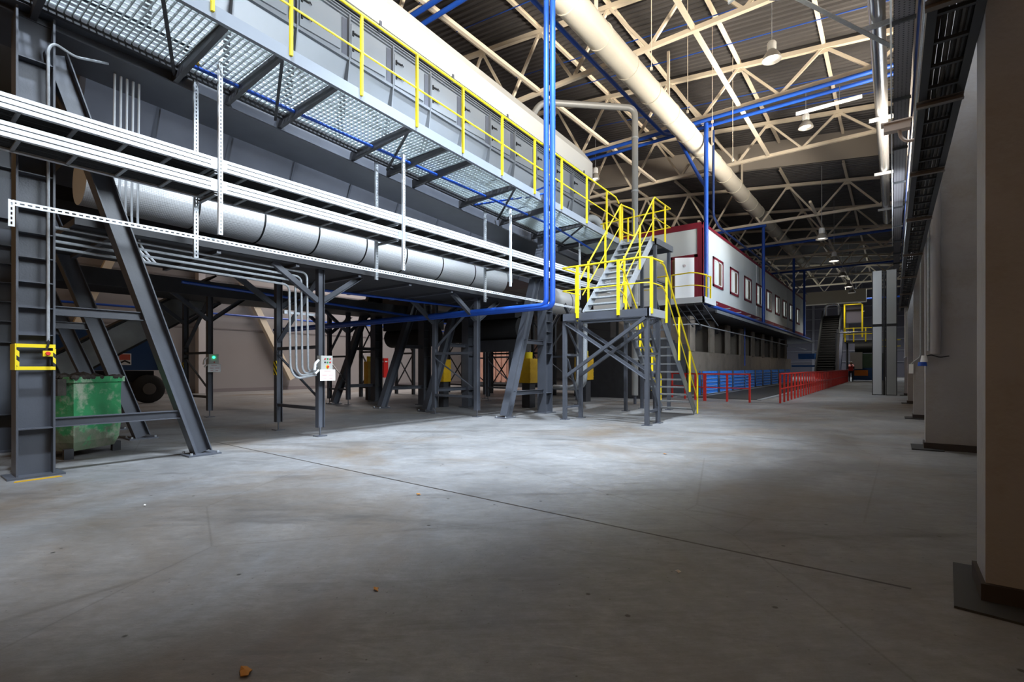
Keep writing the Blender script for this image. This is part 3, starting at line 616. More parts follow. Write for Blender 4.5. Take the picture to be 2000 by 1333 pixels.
for y in (2.75, 3.8, 4.96, 6.18, 7.43, 8.68, 9.9, 11.2, 12.5):
    s_ = .25 - .45 * (y - 1.9) / 11.9
    MB().add([(-8.72, y - .02, 5.35 + s_), (-8.72, y + .02, 5.35 + s_), (-8.80, y, 5.35 + s_), (-9.32, y - .02, 4.15 + s_), (-9.32, y + .02, 4.15 + s_), (-9.4, y, 4.15 + s_)], [(0, 1, 4, 3), (1, 2, 5, 4), (2, 0, 3, 5), (0, 2, 1), (3, 4, 5)]).build('rib', STEEL, hp)
MB().xsec([(-8.70, 5.30), (-8.80, 5.30), (-8.80, 5.42), (-8.70, 5.42)], [(1.9, .25), (13.8, -.2)]).build('rim', STEEL, hp)

# ---- portal frames: column, leaning leg, two ties
def portal(x, yc, dirn, top, lab, wide=.33, ytop=None, tape=False):
    t = thing('portal_frame', (x, yc, 0), lab, 'support frame', 'dark steel A-frames under the machines')
    c = MB().ibeam((x, yc, .02), (x, yc, top), .28, wide, .02, up=(0, 1, 0)).build('column', STEEL, t)
    for z in (.55, 1.62, 1.93, 2.22, 2.5, 2.78, 3.05, 3.45, 4.2, 4.75):
        if z < top - .1: MB().box(x - .13, x + .132, yc - wide / 2 + .01, yc + wide / 2 - .01, z - .006, z + .006).build('stiffener', STEEL, c)
    MB().box(x - .2, x + .2, yc - wide / 2 - .08, yc + wide / 2 + .08, 0, .022).build('base_plate', STEEL, t)
    yb = yc + dirn * 1.76; yt = yc + dirn * .18; zt = top - .35
    MB().ibeam((x, yb, .03), (x, yt, zt), .2, .22, .014, up=(0, 1, 0)).build('leaning_leg', STEEL, t)
    MB().box(x - .17, x + .17, yb - .22, yb + .20, 0, .022).build('leg_plate', STEEL, t)
    for z in (.60, 1.92):
        ye = yb + (yt - yb) * z / zt - dirn * .1
        MB().ibeam((x + .02, yc + dirn * wide / 2, z), (x + .02, ye, z), .1, .11, .01).build('tie_beam', STEEL, t)
    for (bx, by) in ((-.14, yb - .18), (.14, yb + .16), (.14, yb - .18)): MB().cyl((x + bx, by, .02), (x + bx, by, .05), .018, 6).build('bolt', GALV, t)
    return t
p = portal(-7.89, 1.21, 1, 5.3, 'nearest dark steel A-frame with yellow hazard tape band and stop button')
b = MB()
b.box(-7.77, -7.745, 1.05, 1.375, 1.475, 1.515).box(-7.77, -7.745, 1.05, 1.375, 1.22, 1.26).box(-8.04, -7.74, 1.036, 1.048, 1.22, 1.515)
b.build('yellow_tape', YEL, p)
MB().box(-7.752, -7.744, 1.352, 1.378, 1.26, 1.475).box(-7.752, -7.744, 1.046, 1.072, 1.26, 1.475).build('hazard_strip', HAZ, p)
MB().slab([(-7.60, 1.02), (-7.54, 1.0), (-7.55, 1.40), (-7.62, 1.38)], 0, .006).build('painted_floor_mark', YELD, p)
portal(-10.5, 1.24, 1, 5.0, 'dark steel A-frame directly behind the nearest frame, past the green dumpster')
portal(-12.4, 1.3, 1, 4.6, 'dark steel A-frame of the rear machine, third back at the dumpster end')
portal(-15.2, 1.3, 1, 4.6, 'dark steel A-frame of the rear machine, furthest back at the dumpster end')
portal(-7.62, 11.45, -1, 4.8, 'dark steel A-frame beside the two blue drop pipes and the stair tower')
portal(-10.6, 11.6, -1, 4.4, 'dark steel A-frame behind the one by the blue drop pipes')
portal(-12.5, 11.5, -1, 4.4, 'dark steel A-frame of the rear machine behind the yellow motors, third back')
portal(-15.2, 11.6, -1, 4.4, 'dark steel A-frame of the rear machine, furthest back near the red box')
# conduit and stop button on nearest column
t = thing('stop_button', (-7.73, 1.33, 1.35), 'yellow emergency stop box with red mushroom button on the nearest column', 'button')
MB().box(-7.755, -7.70, 1.26, 1.345, 1.375, 1.44).build('button_box', YEL, t); MB().lathe((-7.70, 1.30, 1.408), [(0, .03), (.02, .03), (.024, .015), (.012, .012), (.012, 0), (0, 0)], 16, 'x').build('red_button', RED, t, True)
MB().tube([(-7.73, 1.29, 1.44), (-7.73, 1.31, 1.52), (-7.74, 1.31, 1.6)], .012, 6).build('gland', BLACK, t)
o = MB().tube([(-7.74, 1.31, 1.55), (-7.74, 1.31, 4.93), (-7.74, 1.36, 5.02), (-7.76, 1.55, 4.96), (-7.9, 1.9, 5.1)], .016, 8, .06).build('column_conduit', GALV, None, True)
tag(o, 'thin grey conduit climbing the nearest column from the stop button', 'pipe')

# ---- cable trays
def tray(z0, lab):
    t = thing('cable_tray', (-7.45, 7, z0), lab, 'cable tray', 'bright zinc cable trays in front of the machine')
    a, b_ = -.6, 14.6
    for x, f in ((-7.2, 1), (-7.68, -1)):
        q = MB()
        for z1, z2 in ((0, .042), (.054, .102), (.114, .155)): q.box(x - .012, x + .012, a, b_, z0 + z1, z0 + z2)
        q.box(x - .03 * f - .012, x - .03 * f + .012, a, b_, z0, z0 + .004).build('side_rail', TRAYM, t)
        MB().box(x - .004, x + .004, a, b_, z0 + .002, z0 + .15).build('groove_web', STEELD, t)  # dark backing puts the shade of the grooves into the colour
    n = int((b_ - a) / .46)
    for k in range(n):
        y = a + .2 + k * .46; MB().box(-7.66, -7.22, y, y + .035, z0 + .0, z0 + .018).build('rung', GALV, t)
    for k, (x, zz, r) in enumerate(((-7.3, .02, .016), (-7.34, .02, .012), (-7.39, .02, .017), (-7.44, .02, .014), (-7.49, .02, .018), (-7.54, .02, .02), (-7.60, .02, .022), (-7.645, .03, .02), (-7.64, .07, .02), (-7.63, .11, .022), (-7.60, .05, .02))):  # black stack against the inner rail stands in for its shade
        MB().tube([(x + .006 * math.sin(1.3 * j + k * 2.1), a + j * 1.0, z0 + zz + r) for j in range(16)], r, 7).build('cable', BLACK, t)
    for y in (3.0, 6.15, 9.4, 12.6): MB().box(-7.188, -7.182, y - .18, y + .02, z0 + .02, z0 + .14).build('splice_plate', GALV, t)
    MB().tube([(-7.186, 4.95, z0 + .11), (-7.16, 4.95, z0 + .08), (-7.16, 5.1, z0 + .08), (-7.186, 5.1, z0 + .11)], .006, 6, .02).build('clip_handle', GALV, t)
tray(3.90, 'upper of two bright zinc cable trays running in front of the machine')
tray(3.61, 'lower of two bright zinc cable trays running in front of the machine')
oz = ['nearest of all', 'second from the near end', 'third from the near end', 'fourth, behind the stair railing']
for i, (y, za, zb) in enumerate(((2.93, 3.03, 5.68), (6.08, 3.04, 5.56), (9.32, 3.16, 5.47), (12.59, 3.2, 5.13))):
    q = MB().slotted((-7.16, y, za), (-7.16, y, zb), .05, (0, 1, 0)); q.box(-7.20, -7.16, y - .027, y - .023, za, zb).box(-7.20, -7.16, y + .023, y + .027, za, zb)
    tag(q.build('slotted_strut', TRAYM), 'upright slotted strut on the outer face of the trays, ' + oz[i], 'strut', 'outer slotted struts')
for i, (y, za, zb) in enumerate(((2.84, 2.78, 5.30), (5.9, 2.9, 5.14), (9.05, 2.81, 5.0))):
    q = MB().slotted((-7.72, y, za), (-7.72, y, zb), .05, (0, 1, 0)); q.box(-7.76, -7.72, y - .029, y - .025, za, zb).box(-7.76, -7.72, y + .025, y + .029, za, zb)
    t = thing('tray_hanger', (-7.72, y, za), 'wider slotted hanger behind the trays with two cantilever arms, ' + ['nearest', 'middle one', 'furthest'][i], 'strut', 'inner slotted hangers')
    q.build('slotted_post', GALV, t)
    for z in (3.59, 3.88): MB().chan((-7.76, y + .04, z - .02), (-7.18, y + .04, z - .02), .04, .04, .004).build('arm', GALV, t)
t = thing('slotted_rail', (-7.3, 6, 2.97), 'long thin slotted rail running below the cable trays', 'rail')
MB().slotted((-7.3, .93, 2.97), (-7.3, 12.9, 2.97), .055, (0, 0, 1), pitch=.06, slot=.036, hole=.016).box(-7.34, -7.3, .93, 12.9, 2.995, 2.999).build('rail_strip', TRAYM, t)
MB().slotted((-7.29, .95, 2.72), (-7.29, .95, 3.0), .05, (0, 1, 0)).build('end_piece', TRAYM, t)
# small blue pipe with brass clamps
t = thing('compressed_air_pipe', (-7.7, 8, 5.3), 'thin blue pipe running under the catwalk with brass clamps', 'pipe')
MB().tube([(-7.45, 2.70, 5.29), (-7.25, 5.53, 5.12), (-6.95, 10.8, 4.89), (-6.9, 12.9, 4.64)], .027, 10).build('pipe_body', BLUE, t, True)
for x, y, zz in ((-7.45, 2.74, 5.31), (-7.24, 5.58, 5.14)): MB().lathe((x, y, zz), [(.03, 0), (.045, .03), (.03, .06), (.05, .09), (.02, .10), (0, .10)], 10).build('clamp', BRASS, t, True)
for y, x, zz in ((4.2, -7.34, 5.19), (7.2, -7.15, 5.04)): MB().box(x - .005, x + .005, y, y + .01, zz, zz + .12).build('drop_wire', GALV, t)
o = MB().tube([(-7.7, 9.5, 5.2), (-6.1, 9.3, 5.3)], .022, 8); o.tube([(-7.7, 8.6, 5.0), (-6.1, 9.2, 5.1)], .022, 8)
tag(o.build('branch_pipe', BLUE), 'short pair of thin blue branch pipes joining the blue drop pipes', 'pipe')
# two big blue drop pipes
for k in range(2):
    d = k * .165
    o = MB().tube([(-6.09 + d, 9.2, 13.2), (-6.09 + d, 9.2, 2.62 - d * .25), (-18 , 9.2 + d * .8, 2.62 - d * .25)], .06, 14, .16, 7).build('blue_drop_pipe', BLUE, None, True)
    tag(o, ['blue drop pipe, the one further from the stair tower, bending under the machine', 'blue drop pipe nearer the stair tower, bending under the machine'][k], 'pipe')
# five upright conduits + lower part
for k in range(5):
    o = MB().tube([(-8.3, 2.07 + .068 * k, 5.35), (-8.3, 2.05 + .068 * k, 3.3), (-8.3, 2.07 + .068 * k, 2.95), (-8.3, 2.3 + .06 * k, 2.72)], .015, 8, .1).build('upright_conduit', TRAYM, None, True)
    tag(o, 'thin galvanised upright conduit behind the trays, %s of five from the near column' % ['first', 'second', 'third', 'fourth', 'last'][k], 'pipe', 'five upright conduits')
# horizontal conduits that drop to the control box
xs_ = [-9.25, -9.12, -9.0, -8.87]
for k in range(4):
    zz = 2.68 + .085 * k
    pts = [(-8.30, 1.35, zz + .06), (-8.30, 4.50 + .11 * k, zz), (-8.30, 4.52 + .11 * k, 1.22), (-8.28, 4.62 + .09 * k, 1.05 + .04 * k), (-8.16, 4.93, 1.12 + .05 * k)]
    o = MB().tube(pts, .02, 8, .12).build('control_conduit', GALV, None, True)
    tag(o, 'galvanised conduit running under the trays then down to the control box, %s of four' % ['lowest', 'second lowest', 'third lowest', 'highest'][k], 'pipe', 'four conduits to the control box')
o = MB().box(-8.34, -8.32, 4.42, 5.0, 2.18, 2.22).box(-8.33, -8.27, 4.40, 4.45, 2.17, 2.23); tag(o.build('conduit_clip_rail', GALV), 'small clip rail holding the conduits above the control box', 'bracket')

# insulated white pipe
iv = thing('insulated_duct', (-9.3, 7, 3.4), 'thick round duct clad in white embossed sheet with black straps', 'duct')
MB().cyl((-9.25, 1.9, 3.98), (-9.25, 11.35, 3.78), .40, 32).build('duct_body', PERF, iv, True)
for y in (3.3, 4.35, 5.4, 6.5, 7.6, 8.75, 9.95):
    z = 3.98 - .2 * (y - 1.9) / 9.45; MB().cyl((-9.25, y, z), (-9.25, y + .03, z), .406, 32).build('strap', BLACK, iv, True)
MB().box(-8.95, -8.93, 10.7, 11.7, 3.75, 4.35).build('end_shield', mat('shield_grey', (.33, .36, .38), .4), iv)
iv2 = thing('insulated_duct', (-9.3, 13.5, 3.2), 'shorter white-clad duct section with one black strap, behind the stair railing', 'duct')
MB().cyl((-9.2, 13.6, 3.55), (-9.2, 15.4, 3.5), .42, 32).build('duct_body', PERF, iv2, True); MB().cyl((-9.2, 14.9, 3.515), (-9.2, 14.93, 3.515), .427, 32).build('strap', BLACK, iv2, True)
# lower conveyor deck
dk = thing('lower_conveyor', (-9.0, 7, 3.0), 'dark conveyor trough slung low under the machine on slim frames', 'conveyor')
MB().box(-10.3, -8.05, 1.6, 12.3, 3.02, 3.10).build('pan', STEELD, dk)
for x in (-8.05, -10.3): MB().chan((x, 1.6, 3.09), (x, 12.3, 3.09), .06, .14, .01, flip=1 if x < -9 else -1).build('side_channel', STEELD, dk)
for k in range(9): MB().box(-10.3, -8.08, 2 + k * 1.25, 2.06 + k * 1.25, 2.97, 3.03).build('cross_member', STEEL, dk)
dk2 = thing('lower_conveyor', (-14.2, 7, 3.0), 'dark conveyor trough of the rear machine on slim frames', 'conveyor')
MB().box(-15.5, -13.0, .5, 13, 3.1, 3.25).build('pan', STEELD, dk2); MB().box(-13.05, -12.95, .5, 13, 2.95, 3.3).build('side_channel', STEELD, dk2)
# slim adjustable support frames with knee braces
def slim(x0, x1, y, zt, lab, haz=False, col=STEEL):
    t = thing('slim_support_frame', ((x0 + x1) / 2, y, 0), lab, 'support frame', 'slim frames on adjustable feet')
    for x in (x0, x1):
        MB().ibeam((x, y, .16), (x, y, zt), .11, .12, .008, up=(0, 1, 0)).build('post', col, t)
        MB().cyl((x, y, .01), (x, y, .18), .014, 8).build('adjusting_foot', STEEL, t)
        MB().box(x - .09, x + .09, y - .09, y + .09, 0, .014).build('foot_plate', STEEL, t)
        for s_ in (-1, 1): MB().angle((x, y + s_ * .05, 2.45), (x, y + s_ * .88, zt), .09, .01).build('knee_brace', col, t)
    for z in (.5, 1.62): MB().box(x0, x1, y - .03, y + .03, z - .03, z + .03).build('tie', col, t)
    MB().bar((x0, y, 1.5), (x1, y, .66), .045, .02).build('diagonal', col, t)
    MB().bar((x0, y, 1.75), (x1, y, zt - .1), .09, .02).build('upper_diagonal', col, t)
    if haz: MB().box(x0 - .062, x0 + .062, y - .068, y - .062, 1.10, 1.38).build('hazard_band', HAZ, t)
    return t
slim(-9.75, -8.26, 5.06, 3.02, 'slim dark support frame carrying the grey control box and hazard band', True)
slim(-9.86, -8.35, 9.45, 3.02, 'slim dark support frame under the lower conveyor in front of the leaning legs')
slim(-15.2, -13.67, 5.33, 3.1, 'slim dark support frame of the rear machine carrying the green-lamp box', True)
slim(-15.7, -14.6, 9.98, 3.1, 'slim dark support frame of the rear machine near the yellow motor')
slim(-12.0, -10.9, 14.2, 3.3, 'slim dark support frame beyond the machine, seen past the stair tower')
slim(-9.6, -8.4, 14.6, 3.3, 'slim dark support frame behind the stair tower posts')
slim(-14.2, -13.0, 15.2, 3.3, 'slim dark support frame far behind, in front of the salmon container')
# control boxes
def cbox(x, y, z, lab, green=False):
    t = thing('control_box', (x, y, z), lab, 'control box'); h_ = .28
    MB().box(x - .13, x, y - .125, y + .105, z, z + h_).build('enclosure', BOXG, t)
    MB().box(x - .005, x + .004, y - .118, y + .098, z + .008, z + h_ - .008).build('cover', BOXG, t)
    if green:
        MB().lathe((x + .004, y - .01, z + .2), [(.03, 0), (.026, .02), (0, .024)], 14, 'x').build('green_light', GREENL, t, True); MB().cyl((x, y, z + .08), (x + .02, y, z + .08), .015, 10).build('knob', RED, t)
    else:
        gm = mat('button_green', (.02, .4, .12), .4)
        for i, (dy, dz, m_) in enumerate(((-.05, .22, RED), (0, .22, gm), (.05, .22, RED), (-.05, .16, BLACK), (0, .16, gm), (.05, .16, RED))):
            MB().cyl((x, y + dy, z + dz), (x + .018, y + dy, z + dz), .014, 10).build('push_button', m_, t)
        MB().cyl((x, y, z + .08), (x + .008, y, z + .08), .034, 16).build('yellow_collar', YEL, t); MB().cyl((x + .008, y, z + .08), (x + .03, y, z + .08), .02, 12).build('stop_knob', RED, t)
    MB().tube([(x - .06, y - .13, z + .2), (x - .06, y - .2, z + .14), (x - .05, y - .22, z + .02)], .024, 8, .03).build('plug_connector', WHITE, t, True)
    MB().tube([(x - .06, y - .13, z + .02), (x - .06, y - .2, z - .04)], .022, 8).build('lower_connector', WHITE, t, True)
    s_ = MB().box(x + .008, x + .014, y - .15, y + .15, z - .17, z + .03).build('instruction_sheet', WHITE, t)
    q = MB()
    for i, (a, b_, zz) in enumerate(((-.07, .06, 0), (-.11, -.02, -.07), (.02, .11, -.07), (-.09, -.03, -.13), (.03, .09, -.13))): q.box(x + .013, x + .0155, y + a, y + b_, z + zz - .005, z + zz + .005)
    q.build('faint_print', mat('faded_red_ink', (.55, .25, .25), .7), s_)
cbox(-8.06, 5.08, 1.18, 'grey push-button control box with white notice sheet on the slim frame')
cbox(-13.48, 5.36, 1.3, 'grey control box with glowing green lamp on the rear slim frame', True)

# rear machine: dark housing over its frames
t = thing('rear_machine', (-14, 7, 4.4), 'dark sooty rear machine body seen only from beneath between the frames', 'machine')
MB().xsec([(-12.4, 7.5), (-12.4, 5.4), (-13.0, 4.3), (-15.2, 4.3), (-16, 5.4), (-16, 7.5)], [(.2, 0), (14, -.2)]).build('housing', STEELD, t)
MB().box(-12.6, -12.2, .2, 13.8, 4.1, 4.35).build('girder', STEELD, t)
t = thing('drive_unit', (-11, 12, 2.2), 'black drum-like drive unit hanging under the machine by the A-frames', 'machine')
MB().cyl((-12.0, 12.3, 2.45), (-9.0, 12.3, 2.45), .38, 20).build('drum', BLACK, t, True); MB().box(-12, -9, 11.9, 12.7, 2.75, 3.0).build('cradle', STEELD, t)
MB().box(-10.9, -8.9, 12.0, 12.6, 1.75, 2.1).build('chute_lip', STEELD, t)
t = thing('drive_unit', (-14, 12, 2.2), 'black drum-like drive unit hanging under the rear machine', 'machine')
MB().cyl((-15.2, 12.3, 2.35), (-12.8, 12.3, 2.35), .36, 20).build('drum', BLACK, t, True); MB().box(-15.2, -12.8, 11.9, 12.7, 2.6, 3.0).build('cradle', STEELD, t)

# ================================================================ STAIR TOWER
PZ, LZ = 2.52, 4.83
st = thing('stair_tower', (-5.2, 12, 0), 'switchback steel stair tower with yellow railings leading up to the catwalk', 'stairs')
for (x, y, zt) in ((-6.25, 10.25, PZ), (-6.16, 10.85, PZ), (-4.2, 10.25, PZ), (-4.2, 10.88, PZ), (-6.06, 13.25, LZ), (-6.09, 14.48, LZ), (-5.25, 13.38, LZ), (-5.25, 14.45, LZ)):
    MB().bar((x, y, .01), (x, y, zt - .12), .085, .085).build('post', STEEL, st); MB().box(x - .09, x + .09, y - .09, y + .09, 0, .014).build('foot_plate', STEEL, st)
# mid platform
MB().box(-6.32, -4.12, 10.17, 10.23, PZ - .17, PZ).box(-6.32, -4.12, 11.0, 11.06, PZ - .17, PZ).box(-6.32, -6.26, 10.17, 11.06, PZ - .17, PZ).build('platform_frame', STEEL, st)
MB().box(-4.16, -4.10, 10.17, 11.06, PZ - .17, PZ).build('platform_side', mat('side_plate_grey', (.36, .38, .40), .4), st)
g = MB(); x = -6.25
while x < -4.18: g.box(x, x + .006, 10.24, 11.0, PZ - .04, PZ - .008); x += .04
for y in (10.35, 10.5, 10.65, 10.8, 10.95): g.box(-6.26, -4.16, y, y + .006, PZ - .03, PZ - .01)
g.build('platform_grating', GALV, st)
for y in (10.22, 10.86):
    MB().angle((-6.2, y, 2.30), (-4.2, y, 1.02), .07, .012).build('cross_brace', STEEL, st)
    MB().angle((-4.2, y - .05, 2.32), (-6.15, y - .05, 1.05), .07, .012).build('cross_brace', STEEL, st)
for x in (-6.2, -4.2):
    for z in (.30, 1.55): MB().box(x - .02, x + .02, 10.25, 10.87, z - .025, z + .025).build('side_tie', STEEL, st)
    MB().bar((x, 10.28, 2.2), (x, 10.84, 1.6), .05, .02).bar((x, 10.84, .4), (x, 10.28, 1.45), .05, .02).build('side_brace', STEEL, st)
# upper flight (x -6.2..-5.27) and lower flight (x -5.1..-4.2)
def flight(xa, xb, ya, za, yb, zb, n, open_):
    for x in (xa, xb):
        MB().bar((x, ya, za), (x, yb, zb), .012, .22, up=(0, 0, 1)).build('stringer', GALV if open_ else mat('stringer_grey', (.15, .165, .19), .4), st)
    for k in range(n):
        t_ = (k + .6) / n; y = ya + (yb - ya) * t_; z = za + (zb - za) * t_
        q = MB().box(min(xa, xb) + .01, max(xa, xb) - .01, y - .11, y + .11, z - .01, z).box(min(xa, xb) + .01, max(xa, xb) - .01, y - .115, y - .108, z - .035, z).box(min(xa, xb) + .01, max(xa, xb) - .01, y + .108, y + .115, z - .035, z)
        q.build('tread', GALV, st)
flight(-6.18, -5.27, 11.05, PZ + .05, 13.3, LZ, 12, True)
flight(-5.10, -4.20, 11.05, PZ - .05, 13.5, .08, 12, False)
# top landing
MB().box(-6.2, -5.2, 13.3, 14.55, LZ - .03, LZ).build('landing_deck', GALV, st)
MB().box(-6.22, -5.18, 13.28, 13.34, LZ - .18, LZ - .02).box(-6.22, -5.18, 14.5, 14.56, LZ - .18, LZ - .02).box(-5.22, -5.16, 13.28, 14.56, LZ - .18, LZ - .02).box(-6.22, -6.16, 13.28, 14.56, LZ - .18, LZ - .02).build('landing_frame', STEEL, st)
for y in (13.38, 14.45): MB().box(-6.05, -5.25, y - .03, y + .03, 3.66, 3.72).build('tie', STEEL, st)
MB().bar((-5.25, 13.4, 3.2), (-5.25, 14.4, 2.0), .05, .03).bar((-5.25, 14.4, 3.2), (-5.25, 13.4, 2.0), .05, .03).box(-5.28, -5.22, 13.4, 14.4, 3.66, 3.72).build('side_brace', STEEL, st)
rl = thing('stair_railing', (-5.2, 12, PZ), 'bright yellow tubular railing around the stair tower platforms and flights', 'railing')
def rail(name, pts, r=.021, bend=.06): MB().tube(pts, r, 10, bend).build(name, YEL, rl, True)
def post(x, y, z0, z1, w_=.042): MB().box(x - w_ / 2, x + w_ / 2, y - w_ / 2, y + w_ / 2, z0, z1).build('railing_post', YEL, rl)
# mid platform rails
rail('top_rail', [(-6.27, 11.0, PZ + 1.08), (-6.3, 10.2, PZ + 1.1), (-4.25, 10.2, PZ + 1.1), (-4.12, 10.3, PZ + 1.08), (-4.12, 10.95, PZ + 1.1)])
rail('mid_rail', [(-6.27, 11.0, PZ + .55), (-6.3, 10.2, PZ + .55), (-4.25, 10.2, PZ + .55), (-4.12, 10.3, PZ + .55), (-4.12, 10.95, PZ + .55)], .014)
for (x, y) in ((-6.28, 10.85), (-5.85, 10.15), (-4.82, 10.15), (-4.10, 10.25)): post(x, y, PZ - .12, PZ + 1.09, .055)
# lower flight rails
for x in (-4.14, -5.14):
    rail('hand_rail', [(x, 10.9, PZ + 1.08), (x, 11.1, PZ + 1.05), (x, 13.3, 1.25), (x, 13.52, 1.02), (x, 13.52, .02)])
    rail('mid_rail', [(x, 10.95, PZ + .55), (x, 11.2, PZ + .45), (x, 13.5, .45)], .014)
    for y in (11.25, 12.1, 12.9): zz = PZ - .05 - (y - 11.05) * 1.0; post(x, y, zz, zz + 1.05)
# upper flight rails
for x in (-6.22, -5.23):
    rail('hand_rail', [(x, 11.0, PZ + .1), (x, 11.0, PZ + .95), (x, 11.15, PZ + 1.2), (x, 13.3, LZ + 1.12), (x, 13.5, LZ + 1.1), (x, 14.5, LZ + 1.1)] if x > -6 else [(x, 10.95, PZ + .95), (x, 11.15, PZ + 1.2), (x, 13.3, LZ + 1.12)])
    rail('mid_rail', [(x, 11.05, PZ + .55), (x, 13.3, LZ + .55), (x, 13.5, LZ + .55), (x, 14.5, LZ + .55)] if x > -6 else [(x, 11.05, PZ + .55), (x, 13.3, LZ + .55)], .014)
    for y in (11.35, 12.3, 13.2): zz = PZ + (y - 11.05) * 1.02; post(x, y, zz, zz + 1.15)
rail('top_rail', [(-5.23, 14.52, LZ + 1.1), (-7.6, 14.7, LZ + 1.1)]); rail('mid_rail', [(-5.23, 14.52, LZ + .55), (-7.6, 14.7, LZ + .55)], .014)
for (x, y) in ((-5.23, 14.1), (-6.25, 13.3), (-6.25, 13.42), (-6.6, 14.6), (-7.5, 14.7)): post(x, y, LZ - .1, LZ + 1.1)
rail('gate_loop', [(-6.22, 13.3, LZ + 1.1), (-6.1, 13.9, LZ + 1.08), (-6.1, 13.9, LZ + .3), (-6.22, 13.4, LZ + .35)])

# ================================================================ CABIN
CX, CY, CE, CB, CT = -6.93, 23.35, 57.2, 4.24, 7.85
cb = thing('site_cabin', (-9, 40, CB), 'long white raised control cabin with maroon trim and nine windows', 'cabin')
MB().box(-12.5, CX, CY, CE, CB + .05, CT).build('cabin_wall', CABW, cb)
q = MB()
q.box(CX - .22, CX + .03, CY - .03, CY + .25 - .22, CB, CT); q.box(CX, CX + .03, CY - .03, CY + .22, CB, CT)
q.box(-12.55, CX + .04, CY - .04, CY + .02, CT - .22, CT + .05); q.box(CX - .02, CX + .04, CY - .04, CE, CT - .08, CT + .05); q.box(CX - .02, CX + .035, CY, CE, CB, CB + .26)
q.box(-12.55, CX + .03, CY, CE, CT, CT + .04); q.build('maroon_trim', MAROON, cb)
for k in range(9):
    ya = 24.97 + 3.19 * k + (0.6 if k == 8 else 0); yb = ya + 1.8; za, zb = 5.18, 6.62; fr = MB()
    fr.box(CX, CX + .04, ya, yb, zb - .11, zb).box(CX, CX + .04, ya, yb, za, za + .11).box(CX, CX + .04, ya, ya + .15, za, zb).box(CX, CX + .04, yb - .15, yb, za, zb)
    f = fr.build('window_frame', MAROON, cb)
    MB().box(CX + .002, CX + .01, ya + .15, yb - .15, za + .11, zb - .11).build('pane', GLASS, f)
    MB().box(CX + .01, CX + .03, ya + .15, ya + .24, za + .11, zb - .11).box(CX + .01, CX + .03, yb - .24, yb - .15, za + .11, zb - .11).box(CX + .01, CX + .03, (ya + yb) / 2 - .07, (ya + yb) / 2 + .07, za + .11, zb - .11).box(CX + .01, CX + .03, ya + .15, yb - .15, zb - .17, zb - .11).box(CX + .01, CX + .03, ya + .15, yb - .15, za + .11, za + .17).build('sash', WHITE, f)
    MB().box(CX + .011, CX + .016, (ya + yb) / 2 + .09, yb - .3, za + .17, zb - .17).build('blind', mat('brown_blind', (.20, .13, .09), .6), f)
for y in (34.6, 45.8): MB().box(CX - .01, CX + .02, y, y + .08, CB + .26, CT - .1).build('joint_strip', WHITE, cb)
dx0, dx1 = -8.48, -7.12
f = MB().box(dx0, dx0 + .18, CY - .05, CY, CB + .05, 6.45).box(dx1 - .16, dx1, CY - .05, CY, CB + .05, 6.45).box(dx0, dx1, CY - .05, CY, 6.32, 6.46).build('door_frame', MAROON, cb)
MB().box(dx0 + .18, dx1 - .16, CY - .02, CY - .005, CB + .05, 6.32).build('doorway', mat('cabin_interior', (.30, .18, .08), .6), f)
d = MB().add([(-7.28, CY - .06, CB + .08), (-7.28, CY - .06, 6.3), (-8.02, CY - .5, 6.3), (-8.02, CY - .5, CB + .08), (-7.26, CY - .10, CB + .08), (-7.26, CY - .10, 6.3), (-8.0, CY - .54, 6.3), (-8.0, CY - .54, CB + .08)],
             [(0, 1, 2, 3), (7, 6, 5, 4), (0, 4, 5, 1), (1, 5, 6, 2), (2, 6, 7, 3), (3, 7, 4, 0)]).build('door', WHITE, cb)
MB().cyl((-7.62, CY - .36, 5.92), (-7.63, CY - .33, 5.92), .06, 14).build('door_emblem', mat('emblem_pink', (.62, .55, .56), .5), d)
for k in range(14): MB().box(CX + .03, CX + .35, 24.5 + 2.3 * k, 24.56 + 2.3 * k, CB - .02, CB + .03).build('outrigger', GALV, cb)
MB().box(-9.5, -9.49, CY - .02, CY, 6.3, 6.31).build('vent_dot', WHITE, cb)
# door deck with yellow rail
t = thing('door_landing', (-7.4, 22.4, 4.0), 'grey steel landing outside the cabin door with short yellow railing', 'platform')
MB().box(-9.0, -6.35, 21.6, 23.3, 4.12, 4.22).build('deck', GALV, t); MB().box(-9.0, -6.32, 21.55, 21.62, 4.0, 4.25).box(-6.4, -6.32, 21.55, 23.3, 4.0, 4.25).build('edge_channel', mat('pale_channel', (.60, .64, .67), .4), t)
q = MB()
for k in range(4): q.bar((-7.5 + .35 * k, 21.6, 4.0), (-7.1 + .35 * k, 22.6, 3.05), .05, .03)
q.bar((-7.5, 21.9, 3.7), (-6.4, 21.9, 3.7), .04, .03).bar((-7.3, 22.3, 3.35), (-6.2, 22.3, 3.35), .04, .03).build('ladder_bend', STEEL, t)
MB().tube([(-9, 21.62, 5.25), (-6.8, 21.62, 5.32), (-6.36, 21.8, 5.2), (-6.36, 22.7, 5.2)], .028, 8, .2).build('top_rail', YEL, t, True); MB().tube([(-9, 21.62, 4.75), (-6.8, 21.62, 4.78), (-6.36, 21.8, 4.7), (-6.36, 22.7, 4.7)], .018, 8, .2).build('mid_rail', YEL, t, True)
for (x, y) in ((-7.75, 21.62), (-6.36, 22.0), (-6.36, 22.6)): MB().box(x - .03, x + .03, y - .03, y + .03, 4.1, 5.25).build('railing_post', YEL, t)
